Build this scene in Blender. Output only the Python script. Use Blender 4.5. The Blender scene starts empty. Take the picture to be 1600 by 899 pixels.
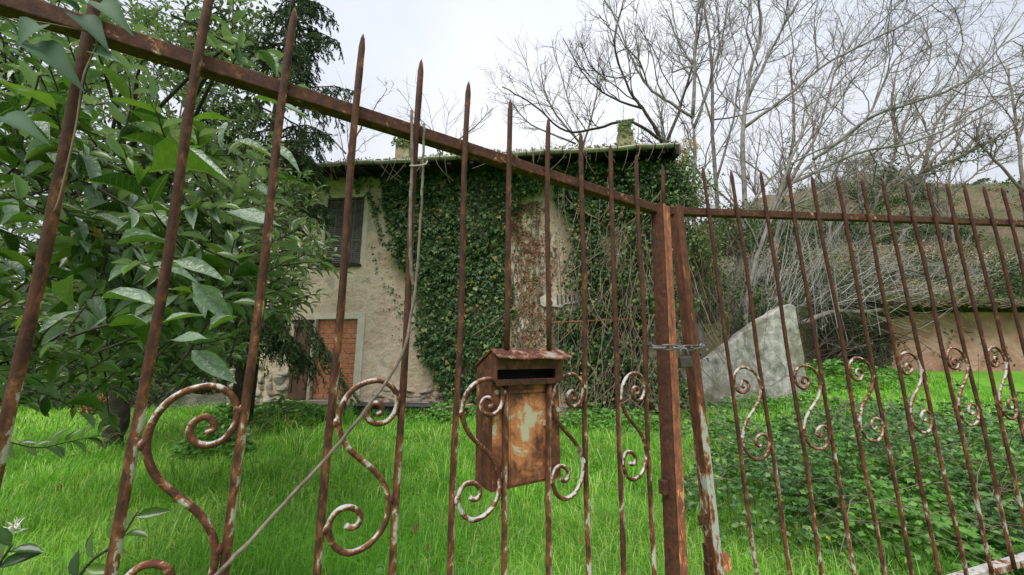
import bpy, math, random
import numpy as np
from mathutils import Vector, Matrix, noise as mnoise
random.seed(7); RNG = np.random.default_rng(11)
C = bpy.context.scene.collection
SC = bpy.context.scene
# ---------------------------------------------------------------- camera, sky, sun, exposure
PITCH = math.radians(10.55); CAM = np.array((0.0, 0.0, 1.3)); F = 590.0
cam = bpy.data.cameras.new('camera'); cam.lens = 36*F/1600; cam.sensor_width = 36; cam.sensor_fit = 'HORIZONTAL'
cam.clip_start = 0.02; cam.clip_end = 3000
camo = bpy.data.objects.new('camera', cam); C.objects.link(camo)
camo.location = CAM; camo.rotation_euler = (math.pi/2+PITCH, 0, 0); SC.camera = camo
SUN_EL, SUN_AZ = math.radians(58), math.radians(205)      # azimuth clockwise from +Y: behind the viewer, a little to the left
w = bpy.data.worlds.new('World'); SC.world = w; w.use_nodes = True
nt = w.node_tree; bg = nt.nodes['Background']
sky = nt.nodes.new('ShaderNodeTexSky'); sky.sky_type = 'NISHITA'; sky.sun_disc = False
sky.sun_elevation = SUN_EL; sky.sun_rotation = SUN_AZ; sky.dust_density = 3
tc = nt.nodes.new('ShaderNodeTexCoord'); nz = nt.nodes.new('ShaderNodeTexNoise')
nz.inputs['Scale'].default_value = 1.5; nz.inputs['Detail'].default_value = 4; nz.inputs['Roughness'].default_value = 0.45
nt.links.new(tc.outputs['Generated'], nz.inputs['Vector'])
cr = nt.nodes.new('ShaderNodeValToRGB')
cr.color_ramp.elements[0].position = 0.3; cr.color_ramp.elements[0].color = (0.56, 0.60, 0.69, 1)
cr.color_ramp.elements[1].position = 0.7; cr.color_ramp.elements[1].color = (0.81, 0.82, 0.84, 1)
sc_ = nt.nodes.new('ShaderNodeMixRGB'); sc_.blend_type = 'MULTIPLY'; sc_.inputs[0].default_value = 1
nt.links.new(nz.outputs['Fac'], cr.inputs[0]); nt.links.new(cr.outputs[0], sc_.inputs[1]); sc_.inputs[2].default_value = (9.2, 9.2, 9.2, 1)
# overcast luminance: brighter towards the zenith
sxyz = nt.nodes.new('ShaderNodeSeparateXYZ'); nt.links.new(tc.outputs['Generated'], sxyz.inputs[0])
ele = nt.nodes.new('ShaderNodeMapRange'); nt.links.new(sxyz.outputs[2], ele.inputs[0])
ele.inputs[1].default_value = 0; ele.inputs[2].default_value = 1; ele.inputs[3].default_value = 3.3; ele.inputs[4].default_value = 5.9
nt.links.new(ele.outputs[0], sc_.inputs[2])
mx = nt.nodes.new('ShaderNodeMixRGB'); mx.inputs[0].default_value = 0.93
nt.links.new(sky.outputs[0], mx.inputs[1]); nt.links.new(sc_.outputs[0], mx.inputs[2])
nt.links.new(mx.outputs[0], bg.inputs[0]); bg.inputs[1].default_value = 0.10
sl = bpy.data.lights.new('sun', 'SUN'); sl.energy = 1.5; sl.angle = math.radians(40); sl.color = (1, 0.97, 0.92)
slo = bpy.data.objects.new('sun', sl); C.objects.link(slo)
sd = Vector((math.sin(SUN_AZ)*math.cos(SUN_EL), math.cos(SUN_AZ)*math.cos(SUN_EL), math.sin(SUN_EL)))
slo.rotation_euler = sd.to_track_quat('Z', 'Y').to_euler()
SC.view_settings.view_transform = 'Standard'; SC.view_settings.look = 'None'
SC.view_settings.exposure = 1.5; SC.view_settings.gamma = 1
SC.cycles.max_bounces = 6; SC.cycles.transparent_max_bounces = 4

# ---------------------------------------------------------------- geometry helpers
def nrm(v): v = np.asarray(v, float); return v/np.maximum(np.linalg.norm(v, axis=-1, keepdims=True), 1e-9)
def ray(u, v):
    a = (u-800)/F; b = (449.5-v)/F
    return np.array((a, math.cos(PITCH)-b*math.sin(PITCH), math.sin(PITCH)+b*math.cos(PITCH)))
def atY(u, v, Y): d = ray(u, v); return CAM + d*(Y/d[1])
class Frame:
    def __init__(s, o, ex, ey):
        s.o = np.array(o, float); s.ex = nrm(ex); ez = np.cross(s.ex, nrm(ey)); s.ez = nrm(ez); s.ey = nrm(np.cross(s.ez, s.ex))
    def P(s, a, b, c=0): return s.o + a*s.ex + b*s.ey + c*s.ez
    def hit(s, u, v, c=0):
        d = ray(u, v); o = s.o + c*s.ez; k = np.dot(s.ez, o-CAM)/np.dot(s.ez, d); q = CAM + k*d - s.o
        return float(np.dot(q, s.ex)), float(np.dot(q, s.ey))
WL = {}
def tag(o, label=None, cat=None, group=None, kind=None):
    if label: o['label'] = label
    if cat: o['category'] = cat
    if group: o['group'] = group
    if kind: o['kind'] = kind
    return o
def thing(name, label, cat, loc=(0, 0, 0), group=None):
    o = bpy.data.objects.new(name, None); C.objects.link(o); o.empty_display_size = .1
    o.location = loc; WL[o.name] = np.array(loc, float); return tag(o, label, cat, group)
def link(name, me, parent=None):
    o = bpy.data.objects.new(name, me); C.objects.link(o)
    if parent is not None: o.parent = parent
    WL[o.name] = WL[parent.name] if parent is not None else np.zeros(3)
    return o
def meshobj(name, V, T, mat, parent=None, rnd=None, smooth=False, kind=None):
    """V (n,3) world, T (m,3) triangles"""
    off = WL[parent.name] if parent is not None else np.zeros(3)
    V = np.asarray(V, np.float32)-off.astype(np.float32); T = np.asarray(T, np.int32)
    me = bpy.data.meshes.new(name); me.vertices.add(len(V)); me.vertices.foreach_set('co', V.ravel())
    me.loops.add(T.size); me.loops.foreach_set('vertex_index', T.ravel())
    me.polygons.add(len(T)); me.polygons.foreach_set('loop_start', np.arange(0, T.size, 3, dtype=np.int32))
    if smooth: me.polygons.foreach_set('use_smooth', np.ones(len(T), bool))
    if rnd is not None:
        at = me.attributes.new('rnd', 'FLOAT', 'POINT'); at.data.foreach_set('value', np.asarray(rnd, np.float32))
    me.materials.append(mat); me.update(); me.validate()
    o = link(name, me, parent)
    if kind: o['kind'] = kind
    return o
class MB:
    def __init__(s): s.v = []; s.f = []
    def add(s, vs, fs):
        n = len(s.v); s.v += [tuple(map(float, q)) for q in vs]; s.f += [tuple(i+n for i in f) for f in fs]; return s
    def box(s, F_, a0, a1, b0, b1, c0, c1, bev=0):
        vs = [F_.P(a, b, c) for c in (c0, c1) for b in (b0, b1) for a in (a0, a1)]
        return s.add(vs, [(0, 2, 3, 1), (4, 5, 7, 6), (0, 1, 5, 4), (2, 6, 7, 3), (0, 4, 6, 2), (1, 3, 7, 5)])
    def prism(s, F_, poly, c0, c1):
        n = len(poly)
        vs = [F_.P(a, b, c0) for a, b in poly]+[F_.P(a, b, c1) for a, b in poly]
        return s.add(vs, [tuple(range(n))[::-1], tuple(range(n, 2*n))]+[(i, (i+1) % n, n+(i+1) % n, n+i) for i in range(n)])
    def tube(s, pts, rad, k=8, cap=True):
        pts = np.asarray(pts, float); n = len(pts); rad = np.broadcast_to(np.asarray(rad, float), (n,))
        t = nrm(np.gradient(pts, axis=0)); up = np.array((0.13, 0.21, 0.97))
        if abs(np.dot(nrm(pts[-1]-pts[0]), up)) > .8: up = np.array((0.83, -0.51, 0.2))
        a = nrm(np.cross(t[0], up)); vs = []
        for i in range(n):
            a = nrm(a-np.dot(a, t[i])*t[i]); b = np.cross(t[i], a)
            for j in range(k):
                q = 2*math.pi*j/k; vs.append(pts[i]+rad[i]*(math.cos(q)*a+math.sin(q)*b))
        fs = [(i*k+j, i*k+(j+1) % k, (i+1)*k+(j+1) % k, (i+1)*k+j) for i in range(n-1) for j in range(k)]
        if cap: fs += [tuple(range(k))[::-1], tuple((n-1)*k+j for j in range(k))]
        return s.add(vs, fs)
    def build(s, name, mat, parent=None, smooth=False, bevel=0, kind=None):
        off = WL[parent.name] if parent is not None else np.zeros(3)
        me = bpy.data.meshes.new(name); me.from_pydata([tuple(np.array(q)-off) for q in s.v], [], s.f)
        me.materials.append(mat); me.update()
        if smooth:
            for p in me.polygons: p.use_smooth = len(p.vertices) <= 4
        o = link(name, me, parent)
        if bevel:
            m = o.modifiers.new('bevel', 'BEVEL'); m.width = bevel; m.segments = 2; m.limit_method = 'ANGLE'
        if kind: o['kind'] = kind
        return o
def catmull(P, n=6):
    P = np.asarray(P, float); Q = np.vstack([2*P[0]-P[1], P, 2*P[-1]-P[-2]]); out = []
    for i in range(1, len(Q)-2):
        for k in range(n):
            t = k/n; a, b, c, d = Q[i-1:i+3]
            out.append(.5*((2*b)+(-a+c)*t+(2*a-5*b+4*c-d)*t*t+(-a+3*b-3*c+d)*t**3))
    out.append(P[-1]); return np.array(out)
# batched tubes: paths (n,m,3), radii (n,m)
def tubes(paths, rad, k=4):
    n, m, _ = paths.shape
    t = nrm(np.gradient(paths, axis=1)); ov = nrm(paths[:, -1]-paths[:, 0])
    ref = np.where((np.abs(ov[:, 2:3]) > .75), np.array([[.8, .6, 0]]), np.array([[0., 0, 1]]))
    a = nrm(np.cross(t, ref[:, None, :])); b = np.cross(t, a)
    q = np.arange(k)*2*np.pi/k
    V = paths[:, :, None]+rad[:, :, None, None]*(np.cos(q)[None, None, :, None]*a[:, :, None]+np.sin(q)[None, None, :, None]*b[:, :, None])
    idx = np.arange(n*m*k).reshape(n, m, k); r = np.roll(idx, -1, axis=2)
    A, B, D, E = idx[:, :-1], r[:, :-1], r[:, 1:], idx[:, 1:]
    T = np.concatenate([np.stack([A, B, D], -1).reshape(-1, 3), np.stack([A, D, E], -1).reshape(-1, 3)])
    return V.reshape(-1, 3), T
def join(parts):
    Vs, Ts, Rs, n = [], [], [], 0
    for p in parts:
        Vs.append(p[0]); Ts.append(p[1]+n); Rs.append(p[2] if len(p) > 2 else np.zeros(len(p[0]))); n += len(p[0])
    return np.concatenate(Vs), np.concatenate(Ts), np.concatenate(Rs)
# leaf templates: (along, side, normal), triangles
def tpl(stations, fold=.12, curl=.12):
    v = [(0, 0, 0)]; f = []; prev = None
    for (x, wd) in stations:
        i = len(v); z = -curl*x*x
        v += [(x, -wd, z+fold*wd), (x, 0, z), (x, wd, z+fold*wd)]
        if prev is None: f += [(0, i+1, i), (0, i+2, i+1)]
        else:
            p = prev; f += [(p, p+1, i+1), (p, i+1, i), (p+1, p+2, i+2), (p+1, i+2, i+1)]
        prev = i
    i = len(v); v.append((1, 0, -curl)); p = prev; f += [(p, p+1, i), (p+1, p+2, i)]
    return np.array(v, float), np.array(f)
LAUREL = tpl([(.12, .16), (.3, .42), (.5, .5), (.72, .40), (.9, .15)], .35, .16)
LAUREL_LO = tpl([(.3, .42), (.65, .42)], .3, .16)
IVY = (np.array([(0, 0, 0), (-.05, -.42, .03), (.38, -.5, .0), (.45, -.25, .05), (1, 0, -.08), (.45, .25, .05), (.38, .5, 0), (-.05, .42, .03), (.3, 0, .09)]),
       np.array([(8, 0, 1), (8, 1, 2), (8, 2, 3), (8, 3, 4), (8, 4, 5), (8, 5, 6), (8, 6, 7), (8, 7, 0)]))
OVAL = (np.array([(0, 0, 0), (.45, -.5, .06), (1, 0, -.1), (.45, .5, .06), (.45, 0, -.02)]), np.array([(0, 4, 1), (1, 4, 2), (2, 4, 3), (3, 4, 0)]))
DIAM = (np.array([(0, 0, 0), (.45, -.5, .05), (1, 0, -.08), (.45, .5, .05)]), np.array([(0, 2, 1), (0, 3, 2)]))
def leafs(P, D, N, L, W, t=OVAL, rnd=None):
    n = len(P); D = nrm(D); S = nrm(np.cross(D, N)); N = np.cross(S, D); v, f = t
    L = np.broadcast_to(L, (n,)); W = np.broadcast_to(W, (n,))
    V = P[:, None]+L[:, None, None]*(v[None, :, 0:1]*D[:, None]+v[None, :, 2:3]*N[:, None])+W[:, None, None]*v[None, :, 1:2]*S[:, None]
    T = f[None]+(np.arange(n)*len(v))[:, None, None]
    if rnd is None: rnd = RNG.random(n)
    return V.reshape(-1, 3), T.reshape(-1, 3), np.repeat(rnd, len(v))
def rdir(n): return nrm(RNG.normal(size=(n, 3)))
def sstep(a, b, x): t = np.clip((x-a)/(b-a), 0, 1); return t*t*(3-2*t)
_ng = RNG.random((64, 64))
def vnoise(x, y):
    xi = np.floor(x).astype(int); yi = np.floor(y).astype(int); fx = x-xi; fy = y-yi
    fx = fx*fx*(3-2*fx); fy = fy*fy*(3-2*fy); g = lambda i, j: _ng[i % 64, j % 64]
    return (g(xi, yi)*(1-fx)+g(xi+1, yi)*fx)*(1-fy)+(g(xi, yi+1)*(1-fx)+g(xi+1, yi+1)*fx)*fy
def fbm(x, y): return .5*vnoise(x, y)+.3*vnoise(2.1*x+7, 2.1*y+3)+.2*vnoise(4.3*x+1, 4.3*y+9)

# ---------------------------------------------------------------- materials
def newmat(name):
    m = bpy.data.materials.new(name); m.use_nodes = True; t = m.node_tree; return m, t, t.nodes['Principled BSDF']
def N(t, typ, **kw):
    n = t.nodes.new(typ)
    for k, v in kw.items():
        if k in n.inputs: n.inputs[k].default_value = v
        else: setattr(n, k, v)
    return n
def ramp(t, src, stops):
    r = t.nodes.new('ShaderNodeValToRGB'); e = r.color_ramp.elements
    while len(e) < len(stops): e.new(.5)
    for q, (p, c) in zip(e, stops): q.position = p; q.color = (*c, 1) if len(c) == 3 else c
    t.links.new(src, r.inputs[0]); return r.outputs[0]
def mixc(t, f, a, b, mode='MIX'):
    m = t.nodes.new('ShaderNodeMixRGB'); m.blend_type = mode
    for i, s in zip((0, 1, 2), (f, a, b)):
        if isinstance(s, (int, float)): m.inputs[i].default_value = s
        elif isinstance(s, tuple): m.inputs[i].default_value = (*s, 1)
        else: t.links.new(s, m.inputs[i])
    return m.outputs[0]
def math_(t, op, a, b=0.0, clamp=False):
    m = t.nodes.new('ShaderNodeMath'); m.operation = op; m.use_clamp = clamp
    for i, s in zip((0, 1), (a, b)):
        if isinstance(s, (int, float)): m.inputs[i].default_value = s
        else: t.links.new(s, m.inputs[i])
    return m.outputs[0]
def noise(t, scale, detail=4, rough=.55, vec=None, dist=0):
    n = N(t, 'ShaderNodeTexNoise', Scale=scale, Detail=detail, Roughness=rough, Distortion=dist)
    if vec is None: vec = coords(t)
    t.links.new(vec, n.inputs['Vector']); return n.outputs['Fac']
def coords(t): 
    g = t.nodes.new('ShaderNodeNewGeometry'); return g.outputs['Position']
def bump(t, p, h, strength=.4, dist=.01):
    b = N(t, 'ShaderNodeBump', Strength=strength, Distance=dist); t.links.new(h, b.inputs['Height']); t.links.new(b.outputs[0], p.inputs['Normal'])
def plain(name, c1, c2, scale=8, rough=.8, bs=.3, bd=.01, spec=.3, metal=0):
    m, t, p = newmat(name); f = noise(t, scale, 5, .6)
    t.links.new(ramp(t, f, [(.3, c1), (.7, c2)]), p.inputs['Base Color']); p.inputs['Roughness'].default_value = rough
    p.inputs['Specular IOR Level'].default_value = spec; p.inputs['Metallic'].default_value = metal
    if bs: bump(t, p, noise(t, scale*4, 4, .6), bs, bd)
    return m
def rustmat(name, paint=.3, bright=1.0, zlow=None, pcol=(.43, .41, .375), sc=1.0, halo=0.05, zs=1.0, side=0, centre=None, sv=(.85, .5, .15)):
    """flaking pale paint over rust; paint share, more paint below the height zlow"""
    m, t, p = newmat(name); pos = coords(t); mp = N(t, 'ShaderNodeMapping'); mp.inputs['Scale'].default_value = (1, 1, zs); t.links.new(pos, mp.inputs[0]); pv_ = mp.outputs[0]
    f1 = noise(t, 60*sc, 6, .7, pv_); f2 = noise(t, 330*sc, 4, .65, pv_); f3 = noise(t, 42*sc, 6, .68, pv_, .5); f4 = noise(t, 7*sc, 3, .5)
    k = bright
    rust = ramp(t, f1, [(.25, (.035*k, .014*k, .010*k)), (.45, (.085*k, .030*k, .019*k)), (.62, (.15*k, .052*k, .026*k)), (.8, (.27*k, .105*k, .042*k))])
    rust = mixc(t, .5, rust, ramp(t, f2, [(.3, (.35, .33, .33)), (.7, (1, 1, 1))]), 'MULTIPLY')
    v = math_(t, 'ADD', math_(t, 'MULTIPLY', f3, .62), math_(t, 'MULTIPLY', f1, .22)); v = math_(t, 'ADD', v, math_(t, 'MULTIPLY', f4, .26))
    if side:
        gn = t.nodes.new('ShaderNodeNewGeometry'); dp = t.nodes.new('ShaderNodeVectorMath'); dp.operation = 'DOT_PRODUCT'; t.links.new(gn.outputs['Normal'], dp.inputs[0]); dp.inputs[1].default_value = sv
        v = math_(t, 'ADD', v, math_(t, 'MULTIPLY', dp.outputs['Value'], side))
    if centre:
        dn = t.nodes.new('ShaderNodeVectorMath'); dn.operation = 'DISTANCE'; t.links.new(pos, dn.inputs[0]); dn.inputs[1].default_value = centre[0]
        mr = N(t, 'ShaderNodeMapRange'); t.links.new(dn.outputs['Value'], mr.inputs[0]); mr.inputs[1].default_value = 0; mr.inputs[2].default_value = centre[1]; mr.inputs[3].default_value = centre[2]; mr.inputs[4].default_value = 0
        v = math_(t, 'ADD', v, mr.outputs[0])
    if zlow is not None:
        sx = t.nodes.new('ShaderNodeSeparateXYZ'); t.links.new(pos, sx.inputs[0])
        mr = N(t, 'ShaderNodeMapRange'); t.links.new(sx.outputs[2], mr.inputs[0])
        mr.inputs[1].default_value = zlow[0]; mr.inputs[2].default_value = zlow[1]; mr.inputs[3].default_value = zlow[2]; mr.inputs[4].default_value = zlow[3]
        v = math_(t, 'ADD', v, mr.outputs[0])
    th = .55+(.5-paint)*.35
    mask = N(t, 'ShaderNodeMapRange'); t.links.new(v, mask.inputs[0]); mask.inputs[1].default_value = th; mask.inputs[2].default_value = th+.025
    hal = N(t, 'ShaderNodeMapRange'); t.links.new(v, hal.inputs[0]); hal.inputs[1].default_value = th-halo; hal.inputs[2].default_value = th+.012
    org = mixc(t, f2, (.29*k, .10*k, .036*k), (.43*k, .175*k, .07*k))
    pc = mixc(t, f2, tuple(q*.82 for q in pcol), pcol)
    col = mixc(t, math_(t, 'MULTIPLY', hal.outputs[0], .8), rust, org); col = mixc(t, mask.outputs[0], col, pc)
    t.links.new(col, p.inputs['Base Color'])
    r = N(t, 'ShaderNodeMapRange'); t.links.new(mask.outputs[0], r.inputs[0]); r.inputs[3].default_value = .85; r.inputs[4].default_value = .5
    t.links.new(r.outputs[0], p.inputs['Roughness']); p.inputs['Specular IOR Level'].default_value = .35
    h = math_(t, 'ADD', math_(t, 'MULTIPLY', f2, .6), math_(t, 'MULTIPLY', mask.outputs[0], .8)); bump(t, p, h, .55, .0018)
    return m
def leafmat(name, stops, under=None, rough=.45, trans=.25, spec=.4, vein=False):
    m, t, p = newmat(name); at = N(t, 'ShaderNodeAttribute', attribute_name='rnd'); oi = t.nodes.new('ShaderNodeObjectInfo')
    r = math_(t, 'FRACT', math_(t, 'ADD', at.outputs['Fac'], oi.outputs['Random']))
    col = ramp(t, r, stops)
    col = mixc(t, .35, col, ramp(t, noise(t, 60, 3, .5), [(.3, (.55, .6, .5)), (.7, (1.15, 1.1, 1))]), 'MULTIPLY')
    if vein:
        ob = t.nodes.new('ShaderNodeTexCoord'); sp = t.nodes.new('ShaderNodeSeparateXYZ'); t.links.new(ob.outputs['Object'], sp.inputs[0]); ay = math_(t, 'ABSOLUTE', sp.outputs[1])
        mid = math_(t, 'LESS_THAN', ay, .010); sv_ = math_(t, 'SINE', math_(t, 'MULTIPLY', math_(t, 'SUBTRACT', sp.outputs[0], math_(t, 'MULTIPLY', ay, .9)), 62)); vn = math_(t, 'MULTIPLY', math_(t, 'GREATER_THAN', sv_, .93), .35)
        col = mixc(t, math_(t, 'MULTIPLY', math_(t, 'MAXIMUM', mid, vn), .6), col, (.16, .24, .07))
        bl = ramp(t, noise(t, 30, 4, .6, ob.outputs['Object']), [(.66, (0, 0, 0)), (.72, (1, 1, 1))]); col = mixc(t, math_(t, 'MULTIPLY', bl, .5), col, (.13, .09, .03))
        bump(t, p, math_(t, 'ADD', math_(t, 'MULTIPLY', vn, -1), noise(t, 12, 3, .5, ob.outputs['Object'])), .35, .02)
    if under:
        g = t.nodes.new('ShaderNodeNewGeometry'); col = mixc(t, g.outputs['Backfacing'], col, under)
    t.links.new(col, p.inputs['Base Color']); p.inputs['Roughness'].default_value = rough; p.inputs['Specular IOR Level'].default_value = spec
    if trans:
        tr = t.nodes.new('ShaderNodeBsdfTranslucent'); t.links.new(mixc(t, 1.0, col, (1.5, 1.6, .7), 'MULTIPLY'), tr.inputs[0])
        ms = t.nodes.new('ShaderNodeMixShader'); ms.inputs[0].default_value = trans
        t.links.new(p.outputs[0], ms.inputs[1]); t.links.new(tr.outputs[0], ms.inputs[2])
        t.links.new(ms.outputs[0], t.nodes['Material Output'].inputs[0])
    return m
M = {}
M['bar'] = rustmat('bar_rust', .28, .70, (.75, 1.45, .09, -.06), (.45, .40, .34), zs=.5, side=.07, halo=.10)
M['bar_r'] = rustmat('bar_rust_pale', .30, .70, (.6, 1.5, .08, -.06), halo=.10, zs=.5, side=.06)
M['scroll'] = rustmat('scroll_rust', .38, 1.0, None, (.46, .45, .44), .9, side=.10, sv=(-.55, -.2, .8))  # pale paint leans to upper-left faces, putting their highlights into the colour
M['scroll_pale'] = rustmat('scroll_pale', .38, 1.05, None, (.40, .39, .37), .9, side=.07, sv=(-.55, -.2, .8))  # same upper-left highlights put into the paint share
M['rail'] = rustmat('rail_rust', .19, .8)
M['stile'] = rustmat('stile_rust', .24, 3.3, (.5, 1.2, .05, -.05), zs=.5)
M['stile_dark'] = rustmat('dark_rust_and_shade', .05, .8)  # dark rust; on the stile the side face's shade is put into the colour
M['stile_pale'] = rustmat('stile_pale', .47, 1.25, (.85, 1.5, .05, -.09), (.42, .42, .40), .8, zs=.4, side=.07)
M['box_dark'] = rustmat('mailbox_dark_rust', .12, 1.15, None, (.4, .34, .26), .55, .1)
M['steel'] = plain('chain_steel', (.09, .085, .085), (.22, .21, .21), 60, .5, .2, .001, .5, .6)
M['lock'] = plain('padlock_steel', (.035, .03, .028), (.085, .07, .062), 90, .55, .3, .001, .5, .4)
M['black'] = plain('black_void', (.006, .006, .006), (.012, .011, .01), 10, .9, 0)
M['twig'] = plain('dead_stick', (.085, .062, .05), (.23, .18, .15), 45, .85, .5, .003)
M['bark'] = plain('grey_bark', (.10, .086, .078), (.27, .24, .22), 5, .9, .5, .01)
M['bark_far'] = plain('bark_brown', (.10, .082, .07), (.25, .21, .185), 4, .9, .3, .01)
M['bark_dark'] = plain('dark_bark', (.025, .02, .015), (.08, .065, .05), 9, .9, .8, .02)
M['vine_stem'] = plain('dry_vine_stem', (.09, .065, .045), (.27, .21, .16), 5, .9, .3, .005)
M['pale_stem'] = plain('pale_stem', (.20, .18, .165), (.46, .43, .40), 5, .9, .3, .005)
M['ivy'] = leafmat('ivy_leaf', [(0, (.012, .036, .011)), (.4, (.026, .068, .019)), (.8, (.06, .12, .034)), (.95, (.16, .22, .06)), (1, (.27, .15, .05))], None, .5, .15, .3)
M['vine_leaf'] = leafmat('vine_leaf', [(0, (.03, .075, .035)), (1, (.05, .11, .05))], (.06, .10, .06), .62, .15, .22)
M['ivy_light'] = leafmat('shrub_leaf', [(0, (.05, .095, .025)), (.5, (.10, .16, .04)), (1, (.20, .24, .07))], None, .5, .25, .4)
M['dry_leaf'] = leafmat('dry_leaf', [(0, (.12, .042, .022)), (.5, (.24, .09, .046)), (1, (.40, .23, .14))], None, .8, .15, .2)
M['tan_leaf'] = leafmat('tan_seed', [(0, (.30, .20, .13)), (.5, (.46, .34, .24)), (1, (.58, .46, .35))], None, .85, .2, .2)
M['laurel'] = leafmat('laurel_leaf', [(0, (.022, .058, .014)), (.45, (.055, .118, .023)), (.8, (.105, .19, .034)), (.96, (.13, .22, .038)), (1, (.17, .23, .04))], (.17, .24, .16), .25, .25, .45)
M['laurel_veined'] = leafmat('laurel_leaf_veined', [(0, (.022, .058, .014)), (.45, (.055, .118, .023)), (.8, (.105, .19, .034)), (.96, (.14, .23, .04)), (1, (.32, .17, .04))], (.17, .24, .16), .25, .25, .45, True)
M['laurel_far'] = leafmat('laurel_leaf_far', [(0, (.024, .06, .014)), (.5, (.058, .12, .023)), (.9, (.13, .21, .04)), (1, (.26, .17, .05))], (.15, .21, .13), .3, .22, .55)
M['needle'] = leafmat('spruce_needle', [(0, (.026, .056, .022)), (.6, (.05, .095, .034)), (1, (.10, .15, .05))], None, .6, .08, .25)
M['grass'] = leafmat('grass_blade', [(0, (.075, .19, .024)), (.35, (.165, .40, .045)), (.7, (.28, .55, .08)), (.93, (.43, .63, .15)), (.97, (.46, .50, .2)), (1, (.55, .48, .26))], None, .5, .42, .3)
M['weed'] = leafmat('weed_leaf', [(0, (.065, .17, .028)), (.5, (.11, .27, .045)), (1, (.18, .37, .08))], None, .5, .28, .35)
M['bramble'] = leafmat('bramble_leaf', [(0, (.035, .10, .028)), (.5, (.075, .18, .05)), (.9, (.13, .26, .075)), (1, (.22, .30, .10))], (.11, .17, .09), .5, .22, .35)
M['hedge'] = leafmat('far_leaf', [(0, (.02, .05, .018)), (.6, (.045, .09, .03)), (1, (.09, .14, .045))], None, .55, .2, .3)
M['wood_brown'] = plain('brown_shutter_wood', (.075, .035, .024), (.14, .068, .045), 5, .75, .4, .004)
M['wood_grey'] = plain('grey_louvre', (.085, .078, .074), (.17, .158, .15), 7, .8, .3, .004)
M['wood_pale'] = plain('pale_door_post', (.30, .25, .21), (.50, .46, .40), 9, .85, .4, .004)
M['wood_dark'] = plain('dark_soffit_wood', (.018, .014, .011), (.045, .036, .028), 5, .9, .5, .01)
M['planter'] = plain('black_plastic', (.008, .009, .011), (.02, .021, .024), 6, .5, .1, .002, .5)
M['lintel'] = plain('pale_render', (.44, .40, .33), (.58, .54, .46), 5, .9, .3, .004)
M['brick'] = plain('terracotta', (.38, .135, .068), (.54, .225, .12), 9, .85, .35, .003)
M['mortar'] = plain('grey_mortar', (.40, .33, .27), (.58, .52, .46), 12, .95, .4, .004)
M['stone'] = plain('rubble_stone', (.22, .175, .12), (.46, .375, .265), 4, .95, .7, .012)
M['stone2'] = plain('grey_stone', (.21, .185, .155), (.42, .37, .30), 4, .95, .7, .012)
M['gutter'] = plain('weathered_zinc', (.26, .235, .21), (.48, .45, .41), 6, .7, .3, .003)
M['chim'] = plain('chimney_render', (.16, .15, .06), (.42, .36, .24), 5, .95, .6, .01)
M['tile'] = plain('roof_tile', (.16, .10, .07), (.34, .22, .16), 6, .9, .5, .01)
M['white_petal'] = plain('white_petal', (.62, .62, .55), (.8, .8, .72), 60, .7, 0)
M['yellow'] = plain('yellow_petal', (.75, .55, .01), (.85, .65, .02), 60, .6, 0)
M['iron'] = plain('red_iron', (.14, .04, .025), (.26, .085, .05), 9, .85, .3, .002)
M['string'] = plain('string', (.35, .32, .28), (.5, .47, .42), 60, .9, 0)
def plaster():
    m, t, p = newmat('old_plaster')
    a = noise(t, 1.1, 6, .6); b = noise(t, 9, 6, .65); c = noise(t, .45, 3, .5)
    col = ramp(t, a, [(.28, (.39, .295, .215)), (.48, (.54, .43, .33)), (.7, (.65, .55, .45))])
    col = mixc(t, .45, col, ramp(t, b, [(.3, (.62, .6, .57)), (.6, (1.05, 1.03, 1))]), 'MULTIPLY')
    # worn patches: grey render and warm stains
    pm = ramp(t, noise(t, 2.3, 4, .5, dist=.6), [(.60, (0, 0, 0)), (.66, (1, 1, 1))]); col = mixc(t, math_(t, 'MULTIPLY', pm, .6), col, (.30, .265, .225))
    pm2 = ramp(t, noise(t, 3.7, 3, .5), [(.64, (0, 0, 0)), (.70, (1, 1, 1))]); col = mixc(t, math_(t, 'MULTIPLY', pm2, .5), col, (.40, .225, .12))
    t.links.new(col, p.inputs['Base Color']); p.inputs['Roughness'].default_value = .95; p.inputs['Specular IOR Level'].default_value = .15
    w_ = N(t, 'ShaderNodeTexWave', Scale=2.2, Distortion=9.0, Detail=3); w_.bands_direction = 'Z'; t.links.new(coords(t), w_.inputs['Vector'])
    bump(t, p, math_(t, 'ADD', math_(t, 'MULTIPLY', noise(t, 16, 6, .65), 1.0), math_(t, 'MULTIPLY', w_.outputs['Fac'], .06)), .7, .04)
    return m
M['plaster'] = plaster()
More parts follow.
